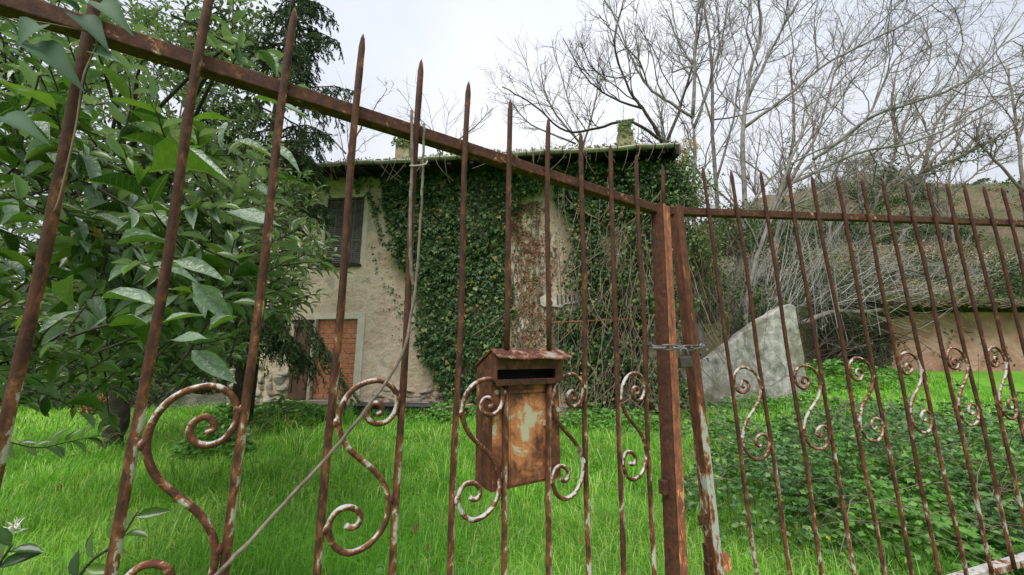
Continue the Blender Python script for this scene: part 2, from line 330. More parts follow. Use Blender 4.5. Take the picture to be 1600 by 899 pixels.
def concrete():
    m, t, p = newmat('stained_concrete'); a = noise(t, 3.2, 8, .7, dist=.5); b = noise(t, 11, 6, .7)
    col = ramp(t, a, [(.36, (.13, .125, .105)), (.46, (.29, .28, .25)), (.55, (.40, .385, .355)), (.66, (.55, .54, .51))])
    col = mixc(t, .5, col, ramp(t, b, [(.3, (.6, .6, .57)), (.6, (1, 1, 1))]), 'MULTIPLY')
    pm = ramp(t, noise(t, 1.1, 5, .6, dist=.5), [(.50, (0, 0, 0)), (.56, (1, 1, 1))]); col = mixc(t, math_(t, 'MULTIPLY', pm, .6), col, (.15, .14, .085))
    vd = N(t, 'ShaderNodeTexVoronoi', Scale=.5, feature='DISTANCE_TO_EDGE'); nv = N(t, 'ShaderNodeTexNoise', Scale=3.0, Detail=5); wv = t.nodes.new('ShaderNodeMixRGB'); wv.inputs[0].default_value = .45; t.links.new(coords(t), wv.inputs[1]); t.links.new(nv.outputs['Color'], wv.inputs[2]); t.links.new(wv.outputs[0], vd.inputs['Vector'])
    ck = math_(t, 'LESS_THAN', vd.outputs['Distance'], .006); col = mixc(t, math_(t, 'MULTIPLY', ck, .45), col, (.05, .045, .035))
    sz = t.nodes.new('ShaderNodeSeparateXYZ'); t.links.new(coords(t), sz.inputs[0]); ms_ = N(t, 'ShaderNodeMapRange'); t.links.new(math_(t, 'ADD', sz.outputs[2], math_(t, 'MULTIPLY', a, .9)), ms_.inputs[0]); ms_.inputs[1].default_value = .95; ms_.inputs[2].default_value = .55; col = mixc(t, math_(t, 'MULTIPLY', ms_.outputs[0], .55), col, (.09, .11, .04))
    t.links.new(col, p.inputs['Base Color']); p.inputs['Roughness'].default_value = .95; bump(t, p, math_(t, 'ADD', b, math_(t, 'MULTIPLY', a, .8)), .8, .03); return m
M['concrete'] = concrete()
def redwall():
    m, t, p = newmat('clay_wall'); a = noise(t, .9, 6, .6); b = noise(t, 7, 5, .6)
    col = ramp(t, a, [(.33, (.24, .125, .092)), (.5, (.42, .225, .165)), (.66, (.53, .35, .275))])
    col = mixc(t, .4, col, ramp(t, b, [(.3, (.6, .58, .55)), (.6, (1, 1, 1))]), 'MULTIPLY')
    t.links.new(col, p.inputs['Base Color']); p.inputs['Roughness'].default_value = .95; bw_ = N(t, 'ShaderNodeTexWave', Scale=1.6, Distortion=2.5, Detail=3); bw_.bands_direction = 'Z'; t.links.new(coords(t), bw_.inputs['Vector']); bump(t, p, math_(t, 'ADD', b, math_(t, 'MULTIPLY', bw_.outputs['Fac'], .08)), .8, .05); return m
M['redwall'] = redwall()
def groundmat():
    m, t, p = newmat('turf'); a = noise(t, .35, 5, .6); b = noise(t, 12, 5, .7)
    col = ramp(t, a, [(.35, (.10, .27, .025)), (.55, (.14, .33, .035)), (.75, (.17, .28, .055))])
    col = mixc(t, .6, col, ramp(t, b, [(.3, (.5, .52, .45)), (.65, (1.1, 1.1, 1))]), 'MULTIPLY')
    t.links.new(col, p.inputs['Base Color']); p.inputs['Roughness'].default_value = .95; p.inputs['Specular IOR Level'].default_value = .1; bump(t, p, b, .8, .06); return m
M['ground'] = groundmat()
def hillmat():
    m, t, p = newmat('hillside'); a = noise(t, .28, 6, .65); b = noise(t, 3.5, 6, .7)
    col = ramp(t, a, [(.3, (.055, .07, .03)), (.42, (.09, .105, .045)), (.52, (.14, .115, .075)), (.72, (.22, .155, .115))])
    col = mixc(t, .6, col, ramp(t, b, [(.3, (.35, .38, .3)), (.65, (1.1, 1.1, 1))]), 'MULTIPLY')
    t.links.new(col, p.inputs['Base Color']); p.inputs['Roughness'].default_value = .95; p.inputs['Specular IOR Level'].default_value = .1; bump(t, p, b, .9, .2); return m
M['hill'] = hillmat()

# ---------------------------------------------------------------- ground and hill
def gz(x, y):
    x = np.asarray(x, float); y = np.asarray(y, float)
    z = .05*(fbm(x*.6, y*.6)-.5)+.85*sstep(5.0, 9.5, x)*sstep(7.5, 13, y)
    z = z+sstep(13.55, 14.4, y+.15*np.sin(x))*sstep(5.6, 8.2, x)*1.75
    z = z+np.clip(y-14, 0, 22)*(.34+.014*np.clip(x-8, 0, 30))*sstep(4.5, 11, x)*(1+.55*(fbm(x*.13, y*.13)-.5))+.35*sstep(14.5, 17, y)*sstep(5, 9, x)*(fbm(x*.8, y*.8)-.5)*2
    return z
def sheet(name, xs, ys, zoff, mat, label=None):
    X, Y = np.meshgrid(xs, ys); Z = gz(X, Y)+zoff; V = np.stack([X, Y, Z], -1).reshape(-1, 3)
    nx, ny = len(xs), len(ys); i = np.arange(nx*ny).reshape(ny, nx)
    A, B, D, E = i[:-1, :-1].ravel(), i[:-1, 1:].ravel(), i[1:, 1:].ravel(), i[1:, :-1].ravel()
    o = meshobj(name, V, np.concatenate([np.stack([A, B, D], 1), np.stack([A, D, E], 1)]), mat, smooth=True); return tag(o, kind='structure')
xs = np.concatenate([[-900, -300, -120, -60, -40], np.arange(-30, 30, .4), [30, 40, 60, 120, 300, 900]])
ys1 = np.concatenate([[-300, -60, -20], np.arange(-8, 13.3, .3), [13.4]])
ys2 = np.concatenate([np.arange(13.4, 16, .15), np.arange(16, 36, .5), [37, 40, 50, 80, 200, 900]])
sheet('ground', xs, ys1, 0, M['ground']); sheet('hillside', xs, ys2, 0, M['hill'])

# ---------------------------------------------------------------- gate, left leaf
aL = math.radians(57.7)
p11 = atY(1035, 560, 1.245)
GL = Frame((p11[0], p11[1], 0), (math.sin(aL), math.cos(aL), 0), (0, 0, 1))
barsL = [((137, 70), (57, 445), None), ((327, 0), (177, 895), None), ((460, 12), (352, 895), 1), ((566.5, 52), (497, 895), 1), ((657, 93), (613.5, 895), 1),
         ((732, 127), (704, 895), 1), ((797, 155), (787, 895), 1), ((856, 184), (857.5, 895), 1), ((908, 206), (919, 895), 1), ((953, 226), (974, 895), 1), ((994, 242), (1022, 895), 1)]
gate1 = thing('garden_gate', 'rusty iron gate leaf on the left, the one that holds the mailbox', 'gate', (GL.P(-.7, .35)))
RB = .0071; ZB = .36
box_t = [GL.hit(793, 597)[1], GL.hit(793, 546)[1]]
BL = []
def picket(Fr, s0, t0, s1, t1, tip, mat, parent, cut=None):
    """bar from (s0,t0) bottom to tip height, line through the two points; blunt four-sided spear tip; slightly uneven"""
    f = lambda t: s0+(s1-s0)*(t-t0)/(t1-t0)
    mb = MB(); zs = [ZB]
    segs = [(ZB, tip)] if not cut else [(ZB, cut[0]), (cut[1], tip)]
    for (a, b) in segs:
        n = max(4, int((b-a)/.07)); ts = list(np.linspace(a, b-(.035 if b == tip else 0), n)); rs = [RB*(1+.05*math.sin(37*q+s0*90)) for q in ts]
        if b == tip: ts += [tip-.012, tip]; rs += [RB*.62, RB*.12]
        k = .0020; pts = [Fr.P(f(q)+k*math.sin(9*q+s0*50), q, k*math.cos(7*q+s0*31)) for q in ts]
        mb.tube(pts, rs, 10)
    mb.build('bar', mat, parent, smooth=True); return f
tipL = [GL.hit(*b[0])[1] for b in barsL]; tavg = np.mean(tipL[2:])
for i, (tp, bt, ok) in enumerate(barsL):
    s1, t1 = GL.hit(*tp); s0, t0 = GL.hit(*bt)
    BL.append(picket(GL, s0, t0, s1, t1, t1 if ok else tavg, M['bar'], gate1, tuple(box_t) if i in (6, 7) else None))
# short spear above the stile
s11, t11 = GL.hit(1035, 257); sb, tb_ = GL.hit(1037, 326)
mb = MB(); mb.tube([GL.P(sb, tb_-.01), GL.P((sb+s11)/2, (tb_+t11)/2), GL.P(s11, t11-.035), GL.P(s11, t11-.012), GL.P(s11, t11)], [RB, RB, RB, RB*.6, RB*.1], 10); mb.build('bar', M['bar'], gate1, smooth=True)
# top rail (behind the bars), bottom rail
rt = np.mean([GL.hit(852, 262, -.008)[1], GL.hit(400, 107, -.008)[1], GL.hit(600, 180, -.008)[1]])
sR = GL.hit(1033, 340)[0]
mb = MB()
for k in range(24):
    a = -2.6+(sR+.01+2.6)*k/24; b = -2.6+(sR+.01+2.6)*(k+1)/24
    mb.box(GL, a, b, rt-.030, rt, -.038, -.0085)
V_ = {}
o_ = MB(); o_.box(GL, -2.6, sR+.02, rt-.030, rt, -.038, -.0085); o_.build('top_rail', M['rail'], gate1, bevel=.0022)
o_ = MB(); o_.box(GL, -2.6, sR, ZB-.03, ZB, -.038, -.0085); o_.build('bottom_rail', M['rail'], gate1, bevel=.002)
# stile with the tube welded to it
def post(Fr, px_top, px_bot, wid, c0, c1, ttop, mat, name, parent, bev=.002, cc=0, da=0):
    s1, t1 = Fr.hit(*px_top, cc); s0, t0 = Fr.hit(*px_bot, cc)
    f = lambda t: s0+(s1-s0)*(t-t0)/(t1-t0)
    mb = MB(); n = 10; tt = np.linspace(ZB-.04, ttop, n); vs = []
    for q in tt: vs += [Fr.P(f(q)+da, q, c0), Fr.P(f(q)+da+wid, q, c0), Fr.P(f(q)+da+wid, q, c1), Fr.P(f(q)+da, q, c1)]
    fs = [(i*4+j, i*4+(j+1) % 4, (i+1)*4+(j+1) % 4, (i+1)*4+j) for i in range(n-1) for j in range(4)]+[(3, 2, 1, 0), tuple((n-1)*4+j for j in range(4))]
    mb.add(vs, fs); mb.build(name, mat, parent, bevel=bev); return f
topL = rt+.004
post(GL, (1033, 340), (1058, 895), .012, .0062, .0085, topL-.003, M['stile'], 'lit_face_strip', gate1, .0005, cc=.006, da=.013)  # added strip, its orange stands for the lit front of the stile
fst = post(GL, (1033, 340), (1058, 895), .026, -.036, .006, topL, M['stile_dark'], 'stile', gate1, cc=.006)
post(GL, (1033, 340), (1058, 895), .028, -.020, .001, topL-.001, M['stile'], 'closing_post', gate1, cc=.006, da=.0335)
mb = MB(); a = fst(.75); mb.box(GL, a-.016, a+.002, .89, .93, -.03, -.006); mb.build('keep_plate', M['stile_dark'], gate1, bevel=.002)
# scrolls: template traced once on the leaf plane
TS = [(385,392),(400,385),(402,370),(388,356),(366,360),(350,382),(358,408),(388,420),(425,408),(448,375),(452,340),(438,308),(405,287),(365,287),(320,304),(285,335),(264,375),(258,415),(266,455),(290,495),(330,530),(375,565),(408,605),(425,655),(422,705),(405,748),(370,790),(330,815),(290,825),(252,810),(232,780),(226,750),(237,715),(265,688),(300,682),(325,695),(333,715),(322,738),(300,746),(283,738)]
Tst = np.array([GL.hit(400+x/2, 450+y/2) for x, y in TS])
t0_, t1_ = Tst[:, 1].min(), Tst[:, 1].max(); U = []
for s, t in Tst:
    a, b = BL[3](t)+RB, BL[4](t)-RB; U.append(((s-a)/(b-a), (t-t0_)/(t1_-t0_)))
U = np.array(U)
um, uM = U[:, 0].min(), U[:, 0].max(); U[:, 0] = .03+(U[:, 0]-um)/(uM-um)*.94
def scroll(Fr, fa, fb, tb, tt, mat, parent, mirror=False, r=.0053, cw=0.0):
    pts = []
    for u, v in catmull(U, 4):
        if mirror: u = 1-u
        t = tb+v*(tt-tb); a, b = fa(t)+RB, fb(t)-RB; pts.append(Fr.P(a+u*(b-a), t, cw))
    n = len(pts); rs = np.full(n, r); rs[0] = rs[-1] = r*.85
    mb = MB(); mb.tube(pts, rs, 10)
    for i in sorted({int(np.argmin(U[:18, 0]))*4, int(np.argmax(U[:12, 0]))*4, int(np.argmax(U[18:, 0])+18)*4, int(np.argmin(U[22:, 0])+22)*4}):
        i = min(i, n-1); uu = catmull(U, 4)[i, 0]; uu = 1-uu if mirror else uu; sg = 1 if uu > .5 else -1; q = pts[i]
        mb.tube([q-Fr.ey*.009+Fr.ex*sg*.003, q-Fr.ey*.004+Fr.ex*sg*.0042, q+Fr.ey*.003+Fr.ex*sg*.0040, q+Fr.ey*.008+Fr.ex*sg*.003], [r*.5, r*1.15, r*1.2, r*.5], 7)
    mb.build('scroll', mat, parent, smooth=True)
for (i, j), (ya, yb) in zip(((1, 2), (3, 4), (5, 6), (7, 8), (9, 10)), ((600, None), (592, 865), (590, 815), (583, 781), (581, 752))):
    xm = [310, 578, 752, 888, 992][(i-1)//2]; tt = GL.hit(xm, ya)[1]-.005; tb = tt-.33 if yb is None else GL.hit([0, 556, 742, 886, 988][(i-1)//2], yb)[1]+.005
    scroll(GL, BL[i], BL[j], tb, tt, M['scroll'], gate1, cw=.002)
# ---------------------------------------------------------------- gate, right leaf (sagging)
uR = nrm((4.0, .969, .261)); vR = np.array((-.0378, -.0205, .999)); q = atY(1060, 560, 1.40)
GR = Frame(q, uR, vR); g0 = GR.P(0, -1.3+.36)
gate2 = thing('garden_gate', 'sagging iron gate leaf on the right, its edge post flaking white paint', 'gate', tuple(g0))
tbot = GR.hit(1550, 893)[1]; ZB_L = ZB
barsR = [((1098, 260), (1182, 895)), ((1143, 265), (1234, 895)), ((1188, 268), (1285, 895)), ((1230, 270), (1335, 895)), ((1268, 274), (1381, 895)), ((1307, 275), (1425, 895)), ((1345, 278), (1467, 895)), ((1379, 281), (1506, 885)), ((1415, 283), (1548, 885)), ((1448, 285), (1583, 875)), ((1478, 287), (1516, 450)), ((1506, 288), (1545, 450)), ((1537, 290), (1577, 450)), ((1565, 292), (1606, 450)), ((1593, 294), (1635, 450))]
ZB = tbot-.02; BR = []
for tp, bt in barsR:
    s1, t1 = GR.hit(*tp); s0, t0 = GR.hit(*bt); BR.append(picket(GR, s0, t0, s1, t1, t1, M['bar_r'], gate2))
rr = np.mean([GR.hit(1300, 331, -.008)[1], GR.hit(1120, 327, -.008)[1], GR.hit(1550, 342, -.008)[1]])
s0R = GR.hit(1058, 330)[0]
o_ = MB(); o_.box(GR, s0R-.012, 2.3, rr-.030, rr, -.038, -.0085); o_.build('top_rail', M['rail'], gate2, bevel=.0022)
o_ = MB(); o_.box(GR, 2.301, 2.335, tbot-.04, rr, -.042, .004); o_.build('hinge_stile', M['stile_pale'], gate2, bevel=.002)
o_ = MB(); o_.box(GR, s0R+.02, 2.3, tbot-.028, tbot, -.045, -.0085); o_.build('bottom_rail', M['stile_pale'], gate2, bevel=.002)
ZB = tbot
fR = post(GR, (1058, 335), (1120, 895), .030, -.042, .005, rr-.001, M['stile_pale'], 'stile', gate2, cc=.005)
ZB = ZB_L
# bracket, hinge pieces on the right stile
def rplate(u0, v0, u1, v1, c0, c1, mat, name):
    a0, b1 = GR.hit(u0, v0, c1); a1, b0 = GR.hit(u1, v1, c1); mb = MB(); mb.box(GR, a0, a1, b0, b1, c0, c1); return mb.build(name, mat, gate2, bevel=.0015)
a, b = GR.hit(1104, 812, -.005)
mb = MB(); n = 12; poly = [(-.030, -.016), (.016, -.016), (.016, .016), (-.030, .016)]
ring = [(-.014+.005*math.cos(2*math.pi*k/12), .005*math.sin(2*math.pi*k/12)) for k in range(12)]
outer = [(-.030, 0), (-.030, .009), (-.030, .016), (-.014, .016), (.004, .016), (.016, .016), (.016, 0), (.016, -.016), (.004, -.016), (-.014, -.016), (-.030, -.016), (-.030, -.009)]
outer = outer[6:]+outer[:6]; outer = [outer[(-k) % 12] for k in range(12)]
vs = [GR.P(a+x, b+y, c) for c in (-.009, -.005) for lst in (ring, outer) for x, y in lst]
fs = []
for k in range(12):
    j = (k+1) % 12
    fs += [(24+k, 24+12+k, 24+12+j, 24+j), (k, j, 12+j, 12+k), (12+k, 12+j, 36+j, 36+k), (k, 24+k, 24+j, j)]
mb.add(vs, fs); mb.build('bracket', M['stile_dark'], gate2)
rplate(1104, 853, 1111, 885, -.03, -.008, M['stile_dark'], 'latch_plate'); rplate(1106, 882, 1115, 930, -.03, -.006, M['stile_dark'], 'latch_plate')
a, b = GR.hit(1136, 880, -.012); mb = MB(); mb.prism(GR, [(a+.018*math.cos(2*math.pi*k/16), b+.034*math.sin(2*math.pi*k/16)) for k in range(16)], -.022, -.012); mb.build('round_plate', M['stile'], gate2, bevel=.001)
for (i, j), (ya, yb, xa, xb) in zip(((0, 1), (2, 3), (4, 5), (6, 7), (8, 9), (10, 11), (12, 13)), ((573, 720, 1165, 1185), (570, 704, 1258, 1275), (558, 691, 1340, 1365), (550, 678, 1415, 1440), (543, 667, 1487, 1512), (541, 656, 1556, 1580), (536, 646, 1622, 1650))):
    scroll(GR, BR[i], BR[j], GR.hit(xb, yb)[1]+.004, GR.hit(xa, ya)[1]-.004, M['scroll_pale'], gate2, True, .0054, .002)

# ---------------------------------------------------------------- mailbox
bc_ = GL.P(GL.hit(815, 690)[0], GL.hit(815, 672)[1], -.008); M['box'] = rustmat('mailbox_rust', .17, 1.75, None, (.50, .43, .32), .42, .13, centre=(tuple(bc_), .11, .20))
mbx = thing('mailbox', 'rust eaten metal mailbox with white paint remains hung on the gate bars', 'mailbox', tuple(GL.P(GL.hit(820, 770)[0], GL.hit(820, 765)[1], -.04)))
a0, tb = GL.hit(767, 770, -.009); a1, _ = GL.hit(876, 752, -.009); _, tl = GL.hit(820, 597, .012); _, sl0 = GL.hit(822, 592, .012); _, sl1 = GL.hit(822, 577, .012); _, tt = GL.hit(822, 560, .012); tr = GL.hit(822, 546, 0)[1]
sa0 = GL.hit(777, 585, .012)[0]; sa1 = GL.hit(868, 585, .012)[0]
K = .0022; DB = -.088
SD = Frame(GL.P(a0, 0, 0), GL.ez, GL.ey)      # side plates lie in (depth, height); its own third axis is along -s
prof = [(DB, tb), (-.009, tb), (-.009, tl+.001), (.0115, tl+.001), (.0115, tt), (-.004, tr-.003), (DB, tr-.045)]
for s_ in (a0, a1-K):
    Fs = Frame(GL.P(s_, 0, 0), GL.ez, GL.ey); sg = 1 if np.dot(Fs.ez, GL.ex) > 0 else -1
    mb = MB(); mb.prism(Fs, prof, 0, sg*K); mb.build('side_panel', M['box_dark'], mbx, bevel=.0007)
i0, i1 = a0+K+.0004, a1-K-.0004
mb = MB(); mb.box(GL, i0, i1, tb, tr-.047, DB, DB+K); mb.build('back_panel', M['box_dark'], mbx)
mb = MB(); mb.box(GL, i0, i1, tb-.001, tb+K, DB+K+.0005, -.012); mb.build('base_panel', M['box_dark'], mbx)
mb = MB(); mb.box(GL, i0, i1, tb, tl, -.0115, -.0092)
mb.box(GL, i0, i1, tl-.001, tl+.0015, -.0090, .0125); mb.build('front_panel', M['box'], mbx, bevel=.0006)
mb = MB(); mb.box(GL, i0, sa0, tl+.002, tt, .0098, .0120); mb.box(GL, sa1, i1, tl+.002, tt, .0098, .0120)
mb.box(GL, sa0+.0002, sa1-.0002, tl+.002, sl0, .0098, .0122); mb.box(GL, sa0+.0002, sa1-.0002, sl1, tt, .0098, .0120); mb.build('slot_panel', M['box_dark'], mbx, bevel=.0006)
mb = MB(); mb.box(GL, sa0-.004, sa1+.004, sl0-.014, sl0-.002, .0126, .0142); mb.build('slot_lip', M['rail'], mbx, bevel=.0006)
mb = MB(); mb.box(GL, i0, i1, tl+.003, tt-.004, -.030, -.029); mb.build('slot_dark_sheet', M['black'], mbx)  # added black sheet standing for the dark behind the slot
# lid: bent plate from the ridge forward, and the sloping back
n = 9; vs = []; SS = np.linspace(a0-.008, a1+.009, n)
for k_, s_ in enumerate(SS):
    wob = .0016*math.sin(k_*1.7)+(.002 if k_ in (0, n-1) else 0)
    for c, t in ((-.006, tr+.001), (.012, tr-.008), (.036, tr-.021+wob), (.0365, tr-.0235+wob), (.012, tr-.0105), (-.006, tr-.0015)): vs.append(GL.P(s_, t, c))
fs = [(i*6+j, i*6+(j+1) % 6, (i+1)*6+(j+1) % 6, (i+1)*6+j) for i in range(n-1) for j in range(6)]+[tuple(range(6))[::-1], tuple((n-1)*6+j for j in range(6))]
mb = MB(); mb.add(vs, fs); mb.build('lid', rustmat('lid_rust', .36, .75, None, (.27, .24, .215), .8, .06), mbx)
Fs = Frame(GL.P(a0-.004, 0, 0), GL.ez, GL.ey); sg = 1 if np.dot(Fs.ez, GL.ex) > 0 else -1
mb = MB(); mb.prism(Fs, [(-.0065, tr-.002), (-.0065, tr+.001), (DB-.004, tr-.040), (DB-.004, tr-.043)], 0, sg*(a1-a0+.008)); mb.build('roof_panel', M['box_dark'], mbx)
# door with its frame
d0, dt = GL.hit(797, 617, -.009); d1, _ = GL.hit(856, 617, -.009)
mb = MB(); mb.box(GL, d0, d1, tb+.006, dt, -.0086, -.0066); mb.build('door', M['box'], mbx, bevel=.0007)
mb = MB(); mb.box(GL, d0-.006, d1+.006, dt+.002, dt+.0105, -.0088, -.0055); mb.box(GL, d0-.006, d0-.001, tb+.004, dt+.0015, -.0088, -.006); mb.box(GL, d1+.001, d1+.006, tb+.004, dt+.0015, -.0088, -.006); mb.build('door_frame', M['box'], mbx, bevel=.0006)
a, b = GL.hit(851, 661, -.006); mb = MB(); mb.box(GL, a-.005, a+.004, b-.006, b+.006, -.0062, -.003); mb.build('keyhole_plate', M['wood_pale'], mbx, bevel=.0006)
for (u, v) in ((776, 613), (871, 640)):
    a, b = GL.hit(u, v, -.009); mb = MB(); mb.prism(GL, [(a+.006*math.cos(k*math.pi/6), b+.006*math.sin(k*math.pi/6)) for k in range(12)], -.0090, -.0065); mb.build('rivet', M['wood_pale'], mbx)

# ---------------------------------------------------------------- chain and padlock
CF = Frame(GL.P(0, 0, .02), (1, .22, 0), (0, 0, 1))
chn = thing('chain', 'steel chain wrapped round both gate posts at the padlock', 'chain', tuple(atY(1060, 542, 1.24)))
def ring_path(c, d1, d2, L, Wd, k=22):
    out = []
    for i in range(k):
        q = 2*math.pi*i/k; x = math.cos(q); y = math.sin(q); e = (L-Wd)/2
        out.append(c+d1*(e*np.sign(x)*min(1, abs(x)*2.2)+Wd/2*x)+d2*(Wd/2*y))
    return out
def ring(mb, path, r, k=7):
    P = np.array(path+path[:2]); n = len(path); c = P[:n].mean(0); nn = nrm(np.cross(P[0]-c, P[n//4]-c)); vs = []
    for i in range(n):
        t = nrm(P[(i+1) % n]-P[i-1]); a = nrm(np.cross(t, nn))
        for j in range(k): q = 2*math.pi*j/k; vs.append(P[i]+r*(math.cos(q)*a+math.sin(q)*nn))
    mb.add(vs, [(i*k+j, i*k+(j+1) % k, ((i+1) % n)*k+(j+1) % k, ((i+1) % n)*k+j) for i in range(n) for j in range(k)])
cp = [(1017, 539, 1.25), (1022, 543, 1.19), (1037, 543, 1.175), (1054, 543, 1.17), (1069, 544, 1.17), (1084, 544, 1.20), (1094, 541, 1.25), (1102, 540, 1.33)]
CPTS = [atY(*c) for c in cp]
for i in range(len(CPTS)-1):
    a, b = CPTS[i], CPTS[i+1]; d = nrm(b-a); sd_ = nrm(np.cross(d, (0, 0, 1))); up = np.cross(sd_, d); side = nrm(up*math.cos(.5+1.4*(i % 2))+sd_*math.sin(.5+1.4*(i % 2)))
    L = np.linalg.norm(b-a)+.013; mb = MB(); ring(mb, ring_path((a+b)/2, d, side, L, .017), .0026); mb.build('link', M['steel'], chn, smooth=True)
# chain closing behind the posts
mb = MB(); mb.tube(catmull([CPTS[0], CPTS[0]+np.array((.02, .10, .0)), CPTS[-1]+np.array((-.05, .07, 0)), CPTS[-1]], 5), .003, 6); mb.build('link', M['steel'], chn, smooth=True)
pk = atY(1071, 566, 1.165)
PL = Frame(pk, (1, .12, .09), (-.09, 0, 1))
pad = thing('padlock', 'dark steel padlock hanging from the chain between the gate posts', 'padlock', tuple(pk))
mb = MB(); mb.box(PL, -.0195, .0195, -.016, .016, -.009, .009); mb.build('body', M['lock'], pad, bevel=.003)
mb = MB(); mb.box(PL, -.0165, .0165, .0162, .0175, -.008, .008); mb.build('top_plate', M['steel'], pad)
mb = MB(); mb.tube([PL.P(-.012, .013), PL.P(-.012, .028)]+[PL.P(-.012*math.cos(q), .028+.013*math.sin(q)) for q in np.linspace(.2, math.pi-.2, 9)]+[PL.P(.012, .028), PL.P(.012, .013)], .0036, 8); mb.build('shackle', M['steel'], pad, smooth=True)

# ---------------------------------------------------------------- sticks on the gate
def stick(name, pts, r0, r1, label, mat, knots=6):
    P = catmull(pts, 6); n = len(P); rr = np.linspace(r0, r1, n)*(1+.18*np.array([max(0, math.sin(i*2*math.pi*knots/n))**6 for i in range(n)]))
    P = P+RNG.normal(0, .0006, P.shape); mb = MB(); mb.tube(P, rr, 8); o = mb.build(name, mat, None, smooth=True); return tag(o, label, 'stick')
gp = lambda u, v, c: GL.P(*GL.hit(u, v, c), c)
stick('dry_stick', [gp(300, 935, .05), gp(370, 868, .04), gp(430, 803, .035), gp(500, 727, .03), gp(560, 655, .026), gp(607, 592, .023), gp(632, 545, .021), gp(643, 490, .019), gp(651, 430, .017), gp(657, 340, .015), gp(661, 260, .014), gp(663, 194, .013)], .0035, .0027,
      'long dead vine stem running diagonally up the gate and along a bar', M['twig'], 14)
stick('dry_stick', [gp(643, 173, .012), gp(644, 230, .013), gp(642, 320, .013), gp(641, 390, .012), gp(645, 440, .012), gp(650, 446, .013)], .0030, .0042, 'thin dead stick tied upright to the left of a gate bar', M['twig'], 7)
mb = MB(); mb.tube(catmull([gp(640, 259, .016), gp(652, 259, .021), gp(664, 257, .018), gp(668, 252, .016)], 5), .0016, 6); tag(mb.build('string', M['string'], smooth=True), 'pale string tying sticks to the gate bar', 'string')

# ---------------------------------------------------------------- house
hA = np.array((-.61/1.017*9.6, 9.6)); hB = np.array((.1017/1.017*8.9, 8.9)); hd = nrm(np.append(hB-hA, 0))
o2 = hA-hd[:2]*0
HF = Frame((hA[0], hA[1], 0), hd, (0, 0, 1))
sLft = HF.hit(366, 600)[0]; sRgt = HF.hit(1042, 420)[0]
eaveT = HF.hit(700, 246, .97)[1]-.03
house = thing('house', 'abandoned two storey house of beige plaster half covered by ivy', 'house', tuple(HF.P((sLft+sRgt)/2, 0, -3)))
win = (*HF.hit(509, 311), *HF.hit(568, 413)); w0, wt, w1, wb = win
w0, w1 = HF.hit(508, 360)[0], HF.hit(567, 360)[0]
d0h, d1h = HF.hit(491, 560)[0], HF.hit(555, 560)[0]; dth = HF.hit(530, 499)[1]; dbh = HF.hit(530, 624)[1]
def wallgrid():
    step = .06; ss = np.arange(sLft, sRgt, step); tt = np.arange(-.3, eaveT+.30, step)
    S, T_ = np.meshgrid(ss, tt); Wd = .03*(fbm(S*3, T_*3)-.5)+.05*(fbm(S*.9+4, T_*.9)-.5)+.035*(fbm(S*8, T_*11)-.5)
    near = ((S > w0-.1) & (S < w1+.1) & (T_ > wb-.1) & (T_ < wt+.1)) | ((S > d0h-.25) & (S < d1h+.25) & (T_ > dbh-.1) & (T_ < dth+.25)); Wd = np.where(near, Wd*.15, Wd)
    V = HF.o+S[..., None]*HF.ex+T_[..., None]*HF.ey+Wd[..., None]*HF.ez; ny, nx = S.shape; i = np.arange(nx*ny).reshape(ny, nx)
    cs = (S[:-1, :-1]+step/2); ct = (T_[:-1, :-1]+step/2)
    hole = ((cs > w0) & (cs < w1) & (ct > wb) & (ct < wt)) | ((cs > d0h) & (cs < d1h) & (ct > dbh) & (ct < dth)); k = ~hole
    A, B, D, E = i[:-1, :-1][k], i[:-1, 1:][k], i[1:, 1:][k], i[1:, :-1][k]
    return meshobj('wall', V.reshape(-1, 3), np.concatenate([np.stack([A, B, D], 1), np.stack([A, D, E], 1)]), M['plaster'], house, smooth=True)
wallgrid()
for nm, bx in (('wall', (sLft, sLft+.3, -.3, eaveT, -6, -.12)), ('wall', (sRgt-.3, sRgt, -.3, eaveT, -6, -.12)), ('wall', (sLft+.3, sRgt-.3, -.3, eaveT+.8, -6, -5.7))):
    mb = MB(); mb.box(HF, *bx); mb.build(nm, M['plaster'], house)
mb = MB(); mb.box(HF, sLft+.3, sRgt-.3, -.2, eaveT-.1, -.45, -.38); mb.build('inner_wall', M['wood_dark'], house)
# window: frame, four louvred panels, sill
def hbox(mat, name, parent, *b, bev=.004): mb = MB(); mb.box(HF, *b); return mb.build(name, mat, parent, bevel=bev)
wn = hbox(M['wood_brown'], 'window', house, w0-.03, w1+.03, wb-.03, wt+.03, -.16, -.12)
hbox(M['wood_brown'], 'frame', wn, w0-.01, w0+.035, wb, wt, -.118, -.01); hbox(M['wood_brown'], 'frame', wn, w1-.06, w1+.01, wb, wt, -.118, -.012)
hbox(M['wood_brown'], 'frame', wn, w0+.036, w1-.062, wt-.035, wt+.012, -.118, -.008); hbox(M['wood_dark'], 'sill', wn, w0-.12, w1+.03, wb-.06, wb-.005, -.1, .07)
hbox(M['lintel'], 'surround', wn, w0-.14, w0-.012, wb-.05, wt+.1, -.05, .012); hbox(M['lintel'], 'surround', wn, w1+.012, w1+.12, wb-.05, wt+.1, -.05, .012)
hbox(M['lintel'], 'surround', wn, w0-.011, w1+.011, wt+.014, wt+.1, -.05, .012)
cx = [w0+.04, w0+.04+(w1-w0)*.21, w0+(w1-w0)*.46, w0+(w1-w0)*.52, w0+(w1-w0)*.73, w1-.065]
hbox(M['wood_brown'], 'centre_stile', wn, cx[2]+.004, cx[3]-.004, wb+.02, wt-.04, -.09, -.02)
